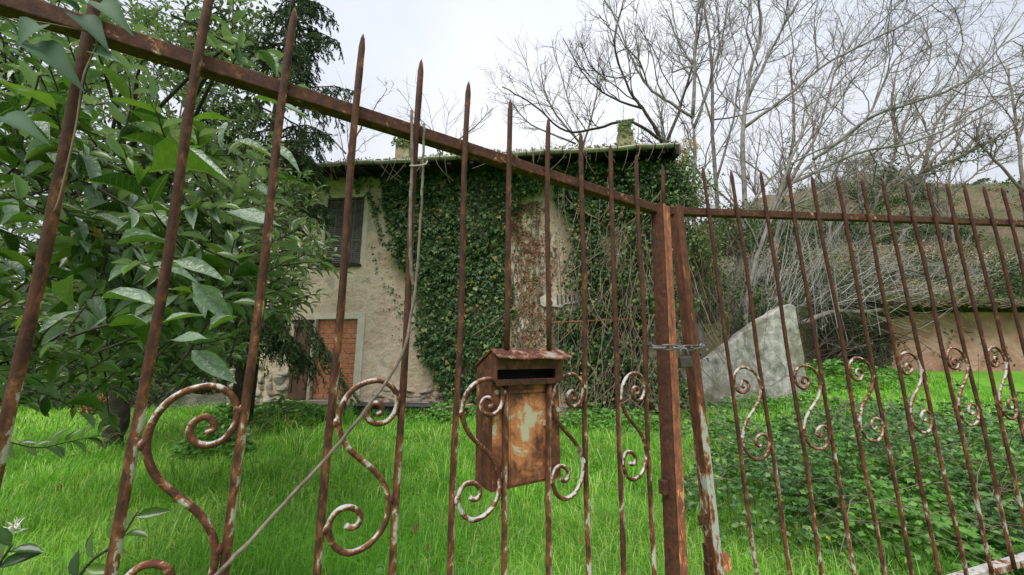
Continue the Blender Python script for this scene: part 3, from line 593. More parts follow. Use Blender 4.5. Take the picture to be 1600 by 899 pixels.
for k, (pa, pb) in enumerate(((cx[0], cx[1]), (cx[1], cx[2]), (cx[3], cx[4]), (cx[4], cx[5]))):
    sh = hbox(M['wood_grey'], 'shutter', wn, pa+.004, pb-.004, wb+.015, wt-.04, -.085, -.07)
    mb = MB(); n = int((wt-wb-.1)/.05); sk = .012
    for j in range(n):
        t = wb+.06+j*.05; vs = [HF.P(s_, t+dt_, c) for s_ in (pa+.02, pb-.02) for dt_, c in ((0, -.040), (.006, -.037), (.052, -.066), (.046, -.069))]
        mb.add(vs, [(0, 1, 2, 3), (7, 6, 5, 4), (0, 4, 5, 1), (1, 5, 6, 2), (2, 6, 7, 3), (3, 7, 4, 0)])
    mb.box(HF, pa+.004, pa+.02, wb+.02, wt-.045, -.069, -.03); mb.box(HF, pb-.02, pb-.004, wb+.02, wt-.045, -.069, -.03); mb.box(HF, pa+.021, pb-.021, (wb+wt)/2-.28, (wb+wt)/2-.22, -.069, -.031)
    mb.build('louvre', M['wood_grey'], sh, kind='stuff')
# bricked-up door: surround, bricks, brown shutter leaf
dr = hbox(M['mortar'], 'door', house, d0h-.02, d1h+.02, dbh-.02, dth+.02, -.16, -.075)
sw = HF.hit(566, 560)[0]-d1h
hbox(M['lintel'], 'surround', dr, d1h+.002, d1h+sw+.01, dbh-.02, dth+.155, -.07, .025); hbox(M['lintel'], 'surround', dr, d0h-.10, d1h, dth+.004, dth+.15, -.07, .022)
rows = 16; bh = (dth-dbh)/rows; bw = (d1h-d0h)/3.6
bm_ = []
for k in range(4):
    mb = MB(); Fo = Frame((0, 0, 0), HF.ex, (0, 0, 1)); mb.box(Fo, -.5*bw+.011, .5*bw-.011, -bh/2+.009, bh/2-.009, -.04, .0)
    for g_ in range(3): mb.box(Fo, -.5*bw+.012, .5*bw-.012, -bh/2+.014+g_*bh*.3, -bh/2+.012+g_*bh*.3+bh*.16, -.001, .003)
    o = mb.build('brick', M['brick'], None); m = o.data; bm_.append(m); bpy.data.objects.remove(o)
for r in range(rows):
    s_ = d0h-(bw*.5 if r % 2 else .0)
    while s_ < d1h-.02:
        lo = max(s_, d0h); hi = min(s_+bw, d1h)
        if hi-lo > .05:
            o = link('brick', bm_[random.randrange(4)], dr); c = HF.P((lo+hi)/2, dbh+(r+.5)*bh, -.055+random.uniform(-.006, .006))
            o.location = c-WL[dr.name]; o.matrix_basis = Matrix.Translation(Vector(c-WL[dr.name])) @ Matrix(((HF.ex[0], -HF.ex[1], 0), (HF.ex[1], HF.ex[0], 0), (0, 0, 1))).to_4x4() @ Matrix.Diagonal((hi and (hi-lo)/bw, 1, 1, 1)) @ Matrix(((HF.ex[0], HF.ex[1], 0), (-HF.ex[1], HF.ex[0], 0), (0, 0, 1))).to_4x4()
        s_ += bw
l0 = HF.hit(454, 560, .1)[0]; l1 = d0h-.09; lt = HF.hit(480, 504, .1)[1]
leaf_ = hbox(M['wood_brown'], 'shutter_leaf', dr, l0, l1, dbh, lt, .02, .055)
for (tA, tB) in ((dbh, dbh+.12), (dbh+(lt-dbh)*.50, dbh+(lt-dbh)*.62), (lt-.11, lt)): hbox(M['wood_brown'], 'crosspiece', leaf_, l0, l1, tA, tB, .0555, .08)
hbox(M['wood_brown'], 'crosspiece', leaf_, l0, l0+.07, dbh+.121, lt-.112, .0555, .079); hbox(M['wood_brown'], 'crosspiece', leaf_, l1-.08, l1, dbh+.121, lt-.112, .0555, .079)
hbox(M['wood_pale'], 'door_post', dr, d0h-.085, d0h-.004, dbh-.02, dth+.003, -.05, .06)
hbox(M['stone2'], 'door_sill', dr, l0-.2, d1h+.14, dbh-.13, dbh-.025, -.1, .10, bev=.015)
hbox(M['wood_dark'], 'shutter_head', dr, l0-.06, l1+.04, lt+.004, lt+.07, .01, .10)
# foundation stones
import bmesh
def stone_mesh(seed, mat):
    bm = bmesh.new(); bmesh.ops.create_icosphere(bm, subdivisions=2, radius=1); r = random.Random(seed)
    dirs = [Vector((r.uniform(-1, 1), r.uniform(-1, 1), r.uniform(-1, 1))).normalized() for _ in range(10)]; hs = [r.uniform(.42, .72) for _ in dirs]
    for v in bm.verts:
        for d, h in zip(dirs, hs):
            k = v.co.dot(d)
            if k > h: v.co -= d*(k-h)
    me = bpy.data.meshes.new('stone'); bm.to_mesh(me); bm.free(); me.materials.append(mat)
    for p in me.polygons: p.use_smooth = False
    return me
stones = [stone_mesh(s, M['stone'] if s % 3 else M['stone2']) for s in range(8)]
def put_stone(parent, p, sx, sy, sz, rz=None):
    o = link('stone', random.choice(stones), parent); off = WL[parent.name] if parent is not None else 0
    o.location = p-off; o.scale = (sx, sy, sz); o.rotation_euler = (random.uniform(-.15, .15), random.uniform(-.2, .2), random.uniform(-.3, .3) if rz is None else rz); return o
def stone_band(s0, s1, t0, t1f, prob=1):
    t = t0; row = 0
    while t < t1f(0, 1):
        h = random.uniform(.13, .20); s_ = s0-random.uniform(0, .2)
        while s_ < s1:
            wd = random.uniform(.18, .42)
            if t+h*.5 < t1f(s_, 0) and random.random() < prob: put_stone(house, HF.P(s_+wd/2, t+h/2, -.04), wd*.70, .13, h*.76)
            s_ += wd
        t += h*.92
stone_band(HF.hit(440, 600)[0], HF.hit(520, 600)[0], -.05, lambda s, m: dbh-.10)
sa, sb_ = HF.hit(525, 620)[0], HF.hit(688, 620)[0]
stone_band(sa, sb_, -.05, lambda s, m: .95 if m else .30+.62*max(0, (s-sa)/(sb_-sa))**1.3+.1*math.sin(s*5))
stone_band(sLft, HF.hit(440, 600)[0], -.05, lambda s, m: 1.35 if m else 1.2+.15*math.sin(s*4), .9)
# eave, roof, gutter
rf0 = HF.hit(385, 262, .9)[0]; rf1 = HF.hit(1063, 243, .9)[0]
RS = Frame(HF.P(0, eaveT, .5), HF.ex, HF.ey)
def roofprism(s0, s1, pr, mat, name, parent): 
    Fs = Frame(HF.P(s0, 0, 0), HF.ez, (0, 0, 1)); sg = 1 if np.dot(Fs.ez, HF.ex) > 0 else -1
    mb = MB(); mb.prism(Fs, pr, 0, sg*(s1-s0)); return mb.build(name, mat, parent)
PT = .20
roof = roofprism(rf0, rf1, [(.85, eaveT+.02), (.85, eaveT+.075), (-3.2, eaveT+.075+PT*4.05), (-6.8, eaveT+.075+PT*.45), (-6.8, eaveT+.02+PT*.45), (-3.2, eaveT+.02+PT*4.05)], M['wood_dark'], 'roof', house)
# tile edge along the eave
tm = None; ns = int((rf1-rf0)/.21)
for k in range(ns):
    s_ = rf0+.1+k*.21
    if tm is None:
        mb = MB(); P_ = []; kk = 7
        for c in (.06, -.42):
            for j in range(kk): q = math.pi*j/(kk-1); P_.append(HF.P(.095*math.cos(q), .055*math.sin(q)+(-c)*PT, c)-HF.o)
            for j in range(kk): q = math.pi*(kk-1-j)/(kk-1); P_.append(HF.P(.075*math.cos(q), .04*math.sin(q)+(-c)*PT, c)-HF.o)
        n = 2*kk; mb.add(P_, [(i, (i+1) % n, n+(i+1) % n, n+i) for i in range(n)]+[tuple(range(n))[::-1], tuple(range(n, 2*n))]); o = mb.build('tile', M['tile'], None, smooth=True); tm = o.data; bpy.data.objects.remove(o)
    o = link('tile', tm, roof); o.location = HF.P(s_, eaveT+.08+random.uniform(0, .015), .85)-WL[roof.name]
for k in range(int((rf1-rf0)/.55)):
    s_ = rf0+.2+k*.55; roofprism(s_, s_+.09, [(.82, eaveT-.075), (.82, eaveT+.018), (-.1, eaveT+.018+PT*.92), (-.1, eaveT-.075+PT*.92)], M['wood_dark'], 'rafter', roof)
gut = MB(); pr = [(.97+.065*math.cos(q), eaveT+.03+.06*math.sin(q)) for q in np.linspace(math.pi, 2*math.pi, 9)]+[(.97+.058*math.cos(q), eaveT+.03+.053*math.sin(q)) for q in np.linspace(2*math.pi, math.pi, 9)]
n = len(pr); segs = 26; vs = []
for i in range(segs+1):
    s_ = rf0+(rf1-rf0-.1)*i/segs; sag = .018*math.sin(i*1.1)+.012*math.sin(i*2.7)
    vs += [HF.P(s_, t+sag, c) for c, t in pr]
gut.add(vs, [(i*n+j, i*n+(j+1) % n, (i+1)*n+(j+1) % n, (i+1)*n+j) for i in range(segs) for j in range(n)]+[tuple(range(n)), tuple(segs*n+j for j in range(n))[::-1]])
gt = gut.build('gutter', M['gutter'], house, smooth=True)
for k in range(26):
    s_ = rf0+.15+k*(rf1-rf0-.3)/25; mb = MB(); mb.tube([HF.P(s_, eaveT+.04+.075*math.sin(q), 0.97+.078*math.cos(q)) for q in np.linspace(math.pi*.95, 2.1*math.pi, 8)], .009, 5); mb.build('bracket', M['wood_dark'], gt)
roofprism(rf1-.09, rf1+.02, [(.90, eaveT-.16), (.90, eaveT+.08), (-3.2, eaveT+.08+PT*4.1), (-3.2, eaveT-.16+PT*4.1)], M['wood_dark'], 'barge_board', roof)
# chimneys
def chimney(u, v_top, wpx, dep, label=None, taper=.0, cap=True):
    s_, t_ = HF.hit(u, v_top, -dep); k = HF.hit(u+wpx/2, v_top, -dep)[0]-s_; base = eaveT+PT*(dep+.35)
    mb = MB(); q = []
    for (tq, g_) in ((base-.3, 1+taper), (t_-.35, 1+taper*.35), (t_-.34, 1.12), (t_-.26, 1.12), (t_-.25, .92), (t_-.08, .82), (t_-.075, .95), (t_, .9)): q.append((tq, g_))
    vs = [HF.P(s_+a*k*g_, tq, -dep+b*k*g_) for tq, g_ in q for a, b in ((-1, 1), (1, 1), (1, -1), (-1, -1))]; n = len(q)
    mb.add(vs, [(i*4+j, i*4+(j+1) % 4, (i+1)*4+(j+1) % 4, (i+1)*4+j) for i in range(n-1) for j in range(4)]+[(3, 2, 1, 0), tuple((n-1)*4+j for j in range(4))])
    ch = mb.build('chimney', M['chim'], roof, bevel=.02)
    mb = MB(); Fc = Frame(HF.P(s_, 0, -dep), HF.ex, HF.ey); mb.box(Fc, -k*.5, k*.5, t_+.001, t_+.06, -k*.5, k*.5); mb.build('pot', M['tile'], house)
    return s_, t_, k
ch1 = chimney(457, 226, 26, 1.6); ch2 = chimney(634, 212, 21, 1.6); ch3 = chimney(975, 197, 20, 1.6, taper=.35)
# remains of a pale painted sign, rusty rail
sgn = thing('painted_sign', 'patch of white painted sign with faded strokes among the vines', 'sign', tuple(HF.P(HF.hit(875, 482)[0], HF.hit(875, 482)[1], .06)))
a0_, b1_ = HF.hit(842, 459, .06); a1_, b0_ = HF.hit(880, 481, .06); a2_ = HF.hit(908, 470, .06)[0]
mb = MB(); mb.prism(HF, [(a0_+.04, b0_+.08), (a0_+.12, b0_+.03), (a0_+.25, b0_+.05), (a1_-.05, b0_+.0), (a1_+.05, b0_+.08), (a2_-.12, b0_+.10), (a2_-.06, b0_+.18), (a2_-.14, b1_-.06), (a1_, b1_-.03), (a1_-.2, b1_-.06), (a0_+.15, b1_-.02), (a0_+.02, b1_-.1)], .0, .066); mb.build('panel', plain('white_render', (.30, .27, .22), (.60, .57, .51), 6, .9, .4, .01), sgn)
cu = bpy.data.curves.new('letter', 'FONT'); cu.body = 'S'; cu.size = (b1_-b0_)*1.1; cu.extrude = .004; to = bpy.data.objects.new('letter', cu); C.objects.link(to)
bpy.context.view_layer.update(); dg = bpy.context.evaluated_depsgraph_get(); me = bpy.data.meshes.new_from_object(to.evaluated_get(dg)); bpy.data.objects.remove(to); me.materials.append(M['wood_brown']); lo = link('letter', me, sgn)
p_ = HF.P(a0_+.16, b0_+.05, .068)-WL[sgn.name]; lo.matrix_basis = Matrix.Translation(Vector(p_)) @ Matrix(((HF.ex[0], 0, HF.ez[0]), (HF.ex[1], 0, HF.ez[1]), (0, 1, 0))).to_4x4()
for k in range(5):
    s_ = a0_+.42+k*(a2_-a0_-.5)/5; hbox(M['wood_brown'], 'letter', sgn, s_, s_+.035, b0_+.08+.02*k, b1_-.05, .0665, .073, bev=0)
mb = MB(); mb.tube([HF.P(*HF.hit(850, 505, .45), .45), HF.P(*HF.hit(920, 502, .45), .45), HF.P(*HF.hit(986, 499, .45), .45)], .022, 6); tag(mb.build('iron_rail', M['iron'], smooth=True), 'rusty red iron rail across the overgrown wall', 'rail')
# planter at the wall foot
pf = Frame(HF.P(0, 0, .55), HF.ex, HF.ey); q0, qt = pf.hit(549, 632); q1, _ = pf.hit(674, 632); qb = pf.hit(600, 655)[1]
pt_ = thing('planter', 'long black planter trough lying at the foot of the wall', 'planter', tuple(pf.P((q0+q1)/2, qb)))
mb = MB(); vs = [pf.P(a, b, c) for (b, i) in ((qb-.04, .1), (qt, 0)) for a, c in ((q0+i, .0-i*.5), (q1-i, 0-i*.5), (q1-i, -.32+i*.5), (q0+i, -.32+i*.5))]
mb.add(vs, [(3, 2, 1, 0), (0, 1, 5, 4), (1, 2, 6, 5), (2, 3, 7, 6), (3, 0, 4, 7), (4, 5, 6, 7)]); mb.build('trough', M['planter'], pt_, bevel=.01)
mb = MB(); mb.box(pf, q0-.02, q1+.02, qt-.03, qt+.012, .003, .03); mb.box(pf, q0-.02, q1+.02, qt-.03, qt+.012, -.35, -.323); mb.build('rim', plain('grey_rim', (.06, .06, .065), (.12, .12, .13), 8, .5, 0), pt_, bevel=.004)

# ---------------------------------------------------------------- ivy on the wall
def inpoly(px, py, poly):
    poly = np.array(poly); ins = np.zeros(len(px), bool); j = len(poly)-1
    for i in range(len(poly)):
        xi, yi = poly[i]; xj, yj = poly[j]; c = ((yi > py) != (yj > py)) & (px < (xj-xi)*(py-yi)/(yj-yi+1e-12)+xi); ins ^= c; j = i
    return ins
def hp(pts): return [HF.hit(u, v) for u, v in pts]
def on_wall(n, poly, w0_, w1_, dens=None):
    poly = hp(poly); P_ = np.array(poly); lo, hi = P_.min(0), P_.max(0)
    out = np.zeros((0, 2))
    while len(out) < n:
        c = lo+RNG.random((n*2, 2))*(hi-lo); wob = .75*(fbm(c[:, 0]*2.0, c[:, 1]*2.0)-.5)+RNG.normal(0, .05, len(c)); wob2 = .5*(fbm(c[:, 0]*2.0+31, c[:, 1]*2.0+17)-.5)
        k = inpoly(c[:, 0]+wob, c[:, 1]+wob2, poly)
        if dens is not None: k &= RNG.random(len(c)) < dens(c[:, 0], c[:, 1])
        out = np.concatenate([out, c[k]])
    c = out[:n]; lump = .42*np.clip(fbm(c[:, 0]*1.6+3, c[:, 1]*1.6)-.33, 0, 1)+.10*vnoise(c[:, 0]*5, c[:, 1]*5)
    W_ = w0_+(w1_-w0_)*RNG.random(n)**.6*(.4+2.2*lump)
    return HF.o+c[:, :1]*HF.ex+c[:, 1:]*HF.ey+W_[:, None]*HF.ez, c
def wall_leaves(P, L, t=IVY, down=.8):
    n = len(P); D = nrm(np.array((0, 0, -1.0))*down+rdir(n)*.55+HF.ez*.25); Nn = nrm(HF.ez+rdir(n)*.75+np.array((0, 0, .35))); return leafs(P, D, Nn, L, L*RNG.uniform(.85, 1.1, n), t)
def wall_plant(name, label, cat, items, base): 
    th = thing(name, label, cat, base)
    for nm, parts, mat in items: V, T, R = join(parts); meshobj(nm, V, T, mat, th, R, kind='stuff')
    return th
POLY = [(602, 262), (700, 246), (866, 246), (862, 285), (835, 300), (802, 318), (792, 400), (800, 470), (788, 520), (782, 640), (700, 640), (690, 590), (668, 560), (650, 500), (632, 430), (614, 380), (603, 330)]
P1, c1 = on_wall(21000, POLY, .02, .48, lambda a, b: np.clip(fbm(a*2.8+2, b*2.8)*3.4-.55, .12, 1)); L1 = .035+.075*RNG.random(len(P1))**1.6*(.6+.9*vnoise(c1[:, 0]*2, c1[:, 1]*2))
strk = [((575, 262), (582, 320), (590, 345), (600, 380)), ((596, 262), (603, 320), (612, 360)), ((572, 300), (590, 330)), ((585, 390), (596, 430), (620, 470), (640, 520))]
ex_ = []
for k_, st in enumerate(strk):
    q = catmull([HF.P(*HF.hit(u, v), .05) for u, v in st], 8); n = 170 if k_ < 2 else 60; j = RNG.integers(0, len(q), n); ex_.append(q[j]+RNG.normal(0, .045, (n, 3)))
ex_ = np.concatenate(ex_)
stems = []
for k in range(40):
    s_ = HF.hit(random.uniform(700, 860), 640)[0]; n = 8; tt_ = np.linspace(.0, random.uniform(1.5, 5), n); off_ = np.cumsum(RNG.normal(0, .12, n))-.0; stems.append(np.stack([HF.P(s_+off_[i], tt_[i], .03) for i in range(n)]))
stems = np.stack(stems)
wall_plant('ivy', 'dense dark green ivy climbing the middle of the house wall', 'ivy', [('leaves', [wall_leaves(P1, L1), wall_leaves(ex_, RNG.uniform(.04, .07, len(ex_)))], M['ivy']), ('stems', [tubes(stems, np.full(stems.shape[:2], .014), 4)], M['vine_stem'])], tuple(HF.P(HF.hit(745, 640)[0], 0, .1)))
POLY2 = [(786, 320), (845, 310), (868, 380), (872, 470), (866, 550), (775, 560), (785, 500), (795, 420)]
P2, c2 = on_wall(4600, POLY2, .0, .06, lambda a, b: np.clip(fbm(a*2.4, b*2.4)*3.6-1.35, .03, 1)); L2 = RNG.uniform(.03, .06, len(P2))
P2b, _ = on_wall(500, POLY2, .0, .08); P2c, _ = on_wall(260, [(668, 560), (695, 560), (715, 640), (680, 640)], 0, .08)
P2d, _ = on_wall(90, [(585, 400), (600, 400), (625, 470), (640, 540), (625, 540)], 0, .03)
st2 = []
for k in range(16):
    u0 = random.uniform(795, 862); n = 8; vv = np.linspace(random.uniform(300, 420), random.uniform(450, 560), n); uu = u0+np.cumsum(RNG.normal(0, 3.2, n)); st2.append(np.stack([HF.P(*HF.hit(uu[i], vv[i]), .025) for i in range(n)]))
st2 = np.stack(st2)
wall_plant('dead_creeper', 'brown withered creeper clinging to the bare plaster between the ivy', 'creeper', [('dry_leaves', [wall_leaves(np.concatenate([P2, P2c, P2d]), RNG.uniform(.022, .046, len(P2)+len(P2c)+len(P2d)), OVAL)], M['dry_leaf']), ('green_leaves', [wall_leaves(P2b, RNG.uniform(.04, .07, len(P2b)))], M['ivy']), ('stems', [tubes(st2, np.full(st2.shape[:2], .007), 3)], M['vine_stem'])], tuple(HF.P(HF.hit(835, 600)[0], 0, .1)))
# fern-like creeper over the window
fp = []
for (u0, v0, u1, v1) in ((558, 302, 558, 285), (560, 300, 540, 276), (561, 300, 578, 272), (562, 296, 566, 270), (558, 292, 545, 266), (560, 290, 572, 262)):
    a = HF.P(*HF.hit(u0, v0), .03); b = HF.P(*HF.hit(u1, v1), .05); fp.append(np.linspace(a, b, 5))
fp = np.stack(fp); fl = fp.reshape(-1, 3); fl = np.repeat(fl, 5, 0)+RNG.normal(0, .02, (len(fl)*5, 3))
wall_plant('wall_fern', 'small feathery plant sprouting above the shuttered window', 'plant', [('leaves', [wall_leaves(fl, RNG.uniform(.03, .06, len(fl)), DIAM)], M['ivy_light']), ('stems', [tubes(fp, np.full(fp.shape[:2], .008), 3)], M['vine_stem'])], tuple(HF.P(*HF.hit(560, 303), .02)))
# thicket of vines over the right part of the house
def offsign(P):
    q = P-HF.o; a = q @ HF.ex; b = q @ HF.ey; u0_, v1_ = HF.hit(838, 455); u1_, v0_ = HF.hit(906, 485); k = (a > u0_) & (a < u1_) & (b > v0_) & (b < v1_); return P[~(k & (RNG.random(len(P)) < .93))]
def box_pts(n, poly, c0, c1, pw=1):
    P_, c = on_wall(n, poly, 0, .01); return P_+(c0+(c1-c0)*RNG.random(n)**pw)[:, None]*HF.ez
PV = [(872, 262), (1040, 262), (1070, 300), (1075, 640), (872, 640), (880, 450)]
sv = []
for k in range(330):
    u = random.choice((random.uniform(870, 1075), random.gauss(985, 40))); v = random.uniform(270, 600); n = 9; ln = random.uniform(40, 260); lean = random.gauss(-.12, .22); curve = random.gauss(0, .25)
    q = np.linspace(0, 1, n); uu = u+ln*(lean*q+curve*q*q)+RNG.normal(0, 1.2, n); vv = np.minimum(v+ln*q*random.choice((1, 1, 1, .5)), 643); c = random.uniform(.1, .75); cc = c+.25*np.sin(q*3+k)
    sv.append(np.stack([HF.P(*HF.hit(uu[i], vv[i], cc[i]), cc[i]) for i in range(n)]))
sv = np.stack(sv); rv = np.full(sv.shape[:2], .0062)*RNG.uniform(.6, 1.5, (len(sv), 1))
dv = lambda a, b: np.clip(fbm(a*1.7+5, b*1.7)*3.0-.95, .08, 1)
PvD, _ = on_wall(13000, PV, .02, .75, dv); PvL, _ = on_wall(900, PV, .3, .95)
PvD = offsign(PvD); PvL = offsign(PvL)
PvU, _ = on_wall(4500, [(868, 262), (1040, 262), (1045, 330), (960, 350), (866, 330)], .05, .7)
wall_plant('vine_thicket', 'tangle of dry vine stems and dark leaves over the right half of the house', 'vines', [('stems', [tubes(sv, rv, 4)], M['vine_stem']), ('dark_leaves', [wall_leaves(np.concatenate([PvD, PvU]), RNG.uniform(.05, .10, len(PvD)+len(PvU)), OVAL)], M['ivy']), ('light_leaves', [wall_leaves(PvL, RNG.uniform(.04, .08, len(PvL)), OVAL)], M['ivy_light'])], tuple(HF.P(HF.hit(960, 640)[0], 0, .4)))
# black slab on the wall, standing in for the dark of an opening
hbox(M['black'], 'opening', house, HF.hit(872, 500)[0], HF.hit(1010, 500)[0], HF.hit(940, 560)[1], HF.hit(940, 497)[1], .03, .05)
Po, _ = on_wall(1500, [(865, 482), (1010, 482), (1010, 600), (865, 600)], .06, .3)
tag(meshobj('ivy_cover', *wall_leaves(Po, RNG.uniform(.05, .09, len(Po)), OVAL)[:2], M['ivy']), 'dark leaves half covering the black opening below the faded sign', 'vines', kind='stuff')
# weeds on the roof edge
n = 3200; s_ = rf0+RNG.random(n)*(rf1-rf0); k = RNG.random(n) < np.clip(fbm(s_*1.3, s_*0+2)*2.4-.5, .12, 1)*(.25+.75*sstep(HF.hit(600, 250)[0], HF.hit(800, 250)[0], s_)); s_ = s_[k]; n = len(s_)
c = .90-RNG.random(n)*.8; P_ = HF.o+s_[:, None]*HF.ex+(eaveT+.12+(.85-c)*PT+RNG.random(n)*.09)[:, None]*HF.ey+c[:, None]*HF.ez
hang = []
for k_ in range(60):
    s0_ = random.uniform(rf0, rf1); ln = random.uniform(.15, .7); q = np.linspace(0, 1, 6); cv = random.gauss(0, .3); hang.append(np.stack([HF.P(s0_+cv*x*x, eaveT+.05-ln*x, 1.03+.05*math.sin(x*4)) for x in q]))
hang = np.stack(hang)
wall_plant('roof_weeds', 'green weeds and moss growing along the gutter of the house', 'weeds', [('leaves', [leafs(P_, nrm(rdir(n)*.8+np.array((0, 0, .6))), rdir(n), RNG.uniform(.05, .11, n), RNG.uniform(.03, .06, n), DIAM)], M['ivy_light']), ('stems', [tubes(hang, np.full(hang.shape[:2], .006), 3)], M['vine_stem'])], tuple(HF.P(HF.hit(760, 245)[0], eaveT+.1, .5)))
chl = []
for (s0_, t0c, k0), amt in ((ch2, 260), (ch3, 160)):
    q = RNG.random((amt, 3)); chl.append(HF.o+(s0_+(q[:, :1]-.5)*2.6*k0)*HF.ex+(t0c-.02-q[:, 1:2]**1.5*.55+.08)*HF.ey+(-1.6+k0*1.05+.08*q[:, 2:])*HF.ez)
chl = np.concatenate(chl)
wall_plant('chimney_ivy', 'small tufts of green creeper on the chimney stacks', 'creeper', [('leaves', [wall_leaves(chl, RNG.uniform(.05, .09, len(chl)), OVAL)], M['ivy_light'])], tuple(HF.P(ch2[0], eaveT+.6, -1.5)))

# ---------------------------------------------------------------- trees: batched branching
def grow(starts, dirs, L, R, m, wander=.25, up=.12, taper=.45):
    n = len(starts); P = np.zeros((n, m, 3)); P[:, 0] = starts; d = nrm(dirs.copy())
    for i in range(1, m):
        d = nrm(d+RNG.normal(0, wander, (n, 3))*1.0+np.array((0, 0, up))); P[:, i] = P[:, i-1]+d*(L/(m-1))[:, None]
    rad = R[:, None]*np.linspace(1, taper, m)[None]; return P, rad
def kids(P, rad, k, ang, lmul, L, rmul, lo=.2):
    n, m, _ = P.shape; idx = np.repeat(np.arange(n), k); t = lo+(1-lo)*RNG.random(n*k); x = t*(m-1); i = np.minimum(x.astype(int), m-2); f = (x-i)[:, None]
    st = P[idx, i]*(1-f)+P[idx, i+1]*f; tg = nrm(P[idx, i+1]-P[idx, i]); sd = nrm(np.cross(tg, rdir(n*k))); a = ang*RNG.uniform(.6, 1.3, n*k)[:, None]
    d = tg*np.cos(a)+sd*np.sin(a); LL = L[idx]*lmul*RNG.uniform(.5, 1.15, n*k)*(1.15-.55*t); RR = (rad[idx, i]*rmul)*RNG.uniform(.8, 1.1, n*k)
    return st, d, LL, RR
RMIN = .0046
def bare_tree(name, label, limbs, Y, r0, mat, kids_n=(7, 5, 4), seeds=0, ivy=None, group='bare trees behind the house', up=.12, lm=.5, rmin=RMIN):
    """limbs: list of (pixel polyline, start radius factor); the first is the trunk"""
    base = atY(*limbs[0][0][0], Y); base[2] = gz(base[0], base[1]); th = thing(name, label, 'tree', tuple(base), group)
    A = []; tips = []
    for li, (pl, rf) in enumerate(limbs):
        pts = np.array([atY(u, v, Y+dy) for (u, v, *dz) in [tuple(p) for p in pl] for dy in [dz[0] if dz else 0]])
        if li == 0: pts = np.vstack([base-np.array((0, 0, .2)), pts])
        q = catmull(pts, 5); q = q+RNG.normal(0, .015, q.shape); ln = np.linalg.norm(np.diff(q, axis=0), axis=1).sum(); rr = r0*rf*.86*np.linspace(1, .34, len(q))
        A.append((q, np.maximum(rr, rmin), ln, li))
    tr = MB(); tr.tube(A[0][0], A[0][1], 8); tr.build('trunk', mat, th, smooth=True)
    lb = MB()
    for q, rr, ln, li in A[1:]: lb.tube(q, rr, 6)
    if lb.v: lb.build('limbs', mat, th, smooth=True)
    parts = []; tipsP = []
    S, D, L, R = [], [], [], []
    for q, rr, ln, li in A:
        s, d, l, r = kids(q[None], rr[None], max(3, int(kids_n[0]*(1 if li else .8))), .75, lm, np.array([ln]), .55, .25 if li else .45); S.append(s); D.append(d); L.append(l); R.append(r)
    S, D, L, R = map(np.concatenate, (S, D, L, R))
    for lev, k in enumerate(tuple(k+(1 if i == 0 else -1) for i, k in enumerate(kids_n[1:]))+(0,)):
        m = (8, 6, 5)[min(lev, 2)]; P, rad = grow(S, D, L, np.maximum(R, rmin), m, (.20, .22, .25)[min(lev, 2)], up, .45); rad = np.maximum(rad, rmin*.75)
        parts.append(tubes(P, rad, 4 if lev == 0 else 3)); tipsP.append(P[:, -1])
        if k: S, D, L, R = kids(P, rad, k, .7, .55, L, .65, .15)
    V, T, R_ = join(parts); meshobj('branches', V, T, mat, th, smooth=True, kind='stuff')
    tp = np.concatenate(tipsP)
    if seeds:
        c = tp[RNG.integers(0, len(tp), seeds)]; n = seeds*26; P = np.repeat(c, 26, 0)+RNG.normal(0, .14, (n, 3)); V, T, R_ = leafs(P, rdir(n), rdir(n), RNG.uniform(.05, .09, n), RNG.uniform(.02, .035, n), DIAM); meshobj('dry_leaves', V, T, M['tan_leaf'], th, R_, kind='stuff')
    if ivy:
        q = np.concatenate([A[i][0][int(len(A[i][0])*.0):int(len(A[i][0])*ivy[1])] for i in ivy[0]]); n = ivy[2]; P = q[RNG.integers(0, len(q), n)]+RNG.normal(0, ivy[3], (n, 3)); V, T, R_ = leafs(P, nrm(rdir(n)+np.array((0, 0, -.7))), rdir(n), RNG.uniform(.06, .12, n), RNG.uniform(.05, .09, n), DIAM); meshobj('ivy_leaves', V, T, M['hedge'], th, R_, kind='stuff')
    return th
bt = bare_tree
bt('bare_tree', 'bare tree with forked trunk rising just right of the roof corner', [([(1090, 470), (1084, 330), (1085, 235), (1083, 180)], 1), ([(1083, 185), (1055, 165), (1012, 135), (985, 85), (962, 30), (925, -30)], .62), ([(1083, 180), (1085, 100), (1089, 30), (1096, -70)], .7), ([(1085, 200), (1108, 130), (1130, 50), (1142, -40)], .55)], 13, .125, M['bark'], (10, 7, 5), 16)
bt('bare_tree', 'slim bare tree with straight pale trunk, second right of the roof', [([(1122, 470), (1121, 330), (1113, 210), (1112, 110), (1104, 30), (1090, -50)], 1), ([(1120, 280), (1145, 190), (1160, 100), (1190, 20)], .5), ([(1113, 200), (1090, 120), (1060, 60), (1045, -20)], .45)], 14.5, .12, M['bark'], (9, 6, 5), 8)
bt('bare_tree', 'tall bare tree with a snaking trunk reaching the top of the picture', [([(1148, 480), (1163, 340), (1161, 210), (1174, 110), (1189, 30), (1172, -60)], 1), ([(1162, 200), (1230, 150), (1300, 95), (1400, 45), (1480, -10)], .6), ([(1170, 150), (1215, 60), (1260, -20)], .55), ([(1165, 330), (1215, 270), (1290, 230), (1390, 190)], .5)], 11.5, .11, M['bark'], (10, 7, 5), 14)
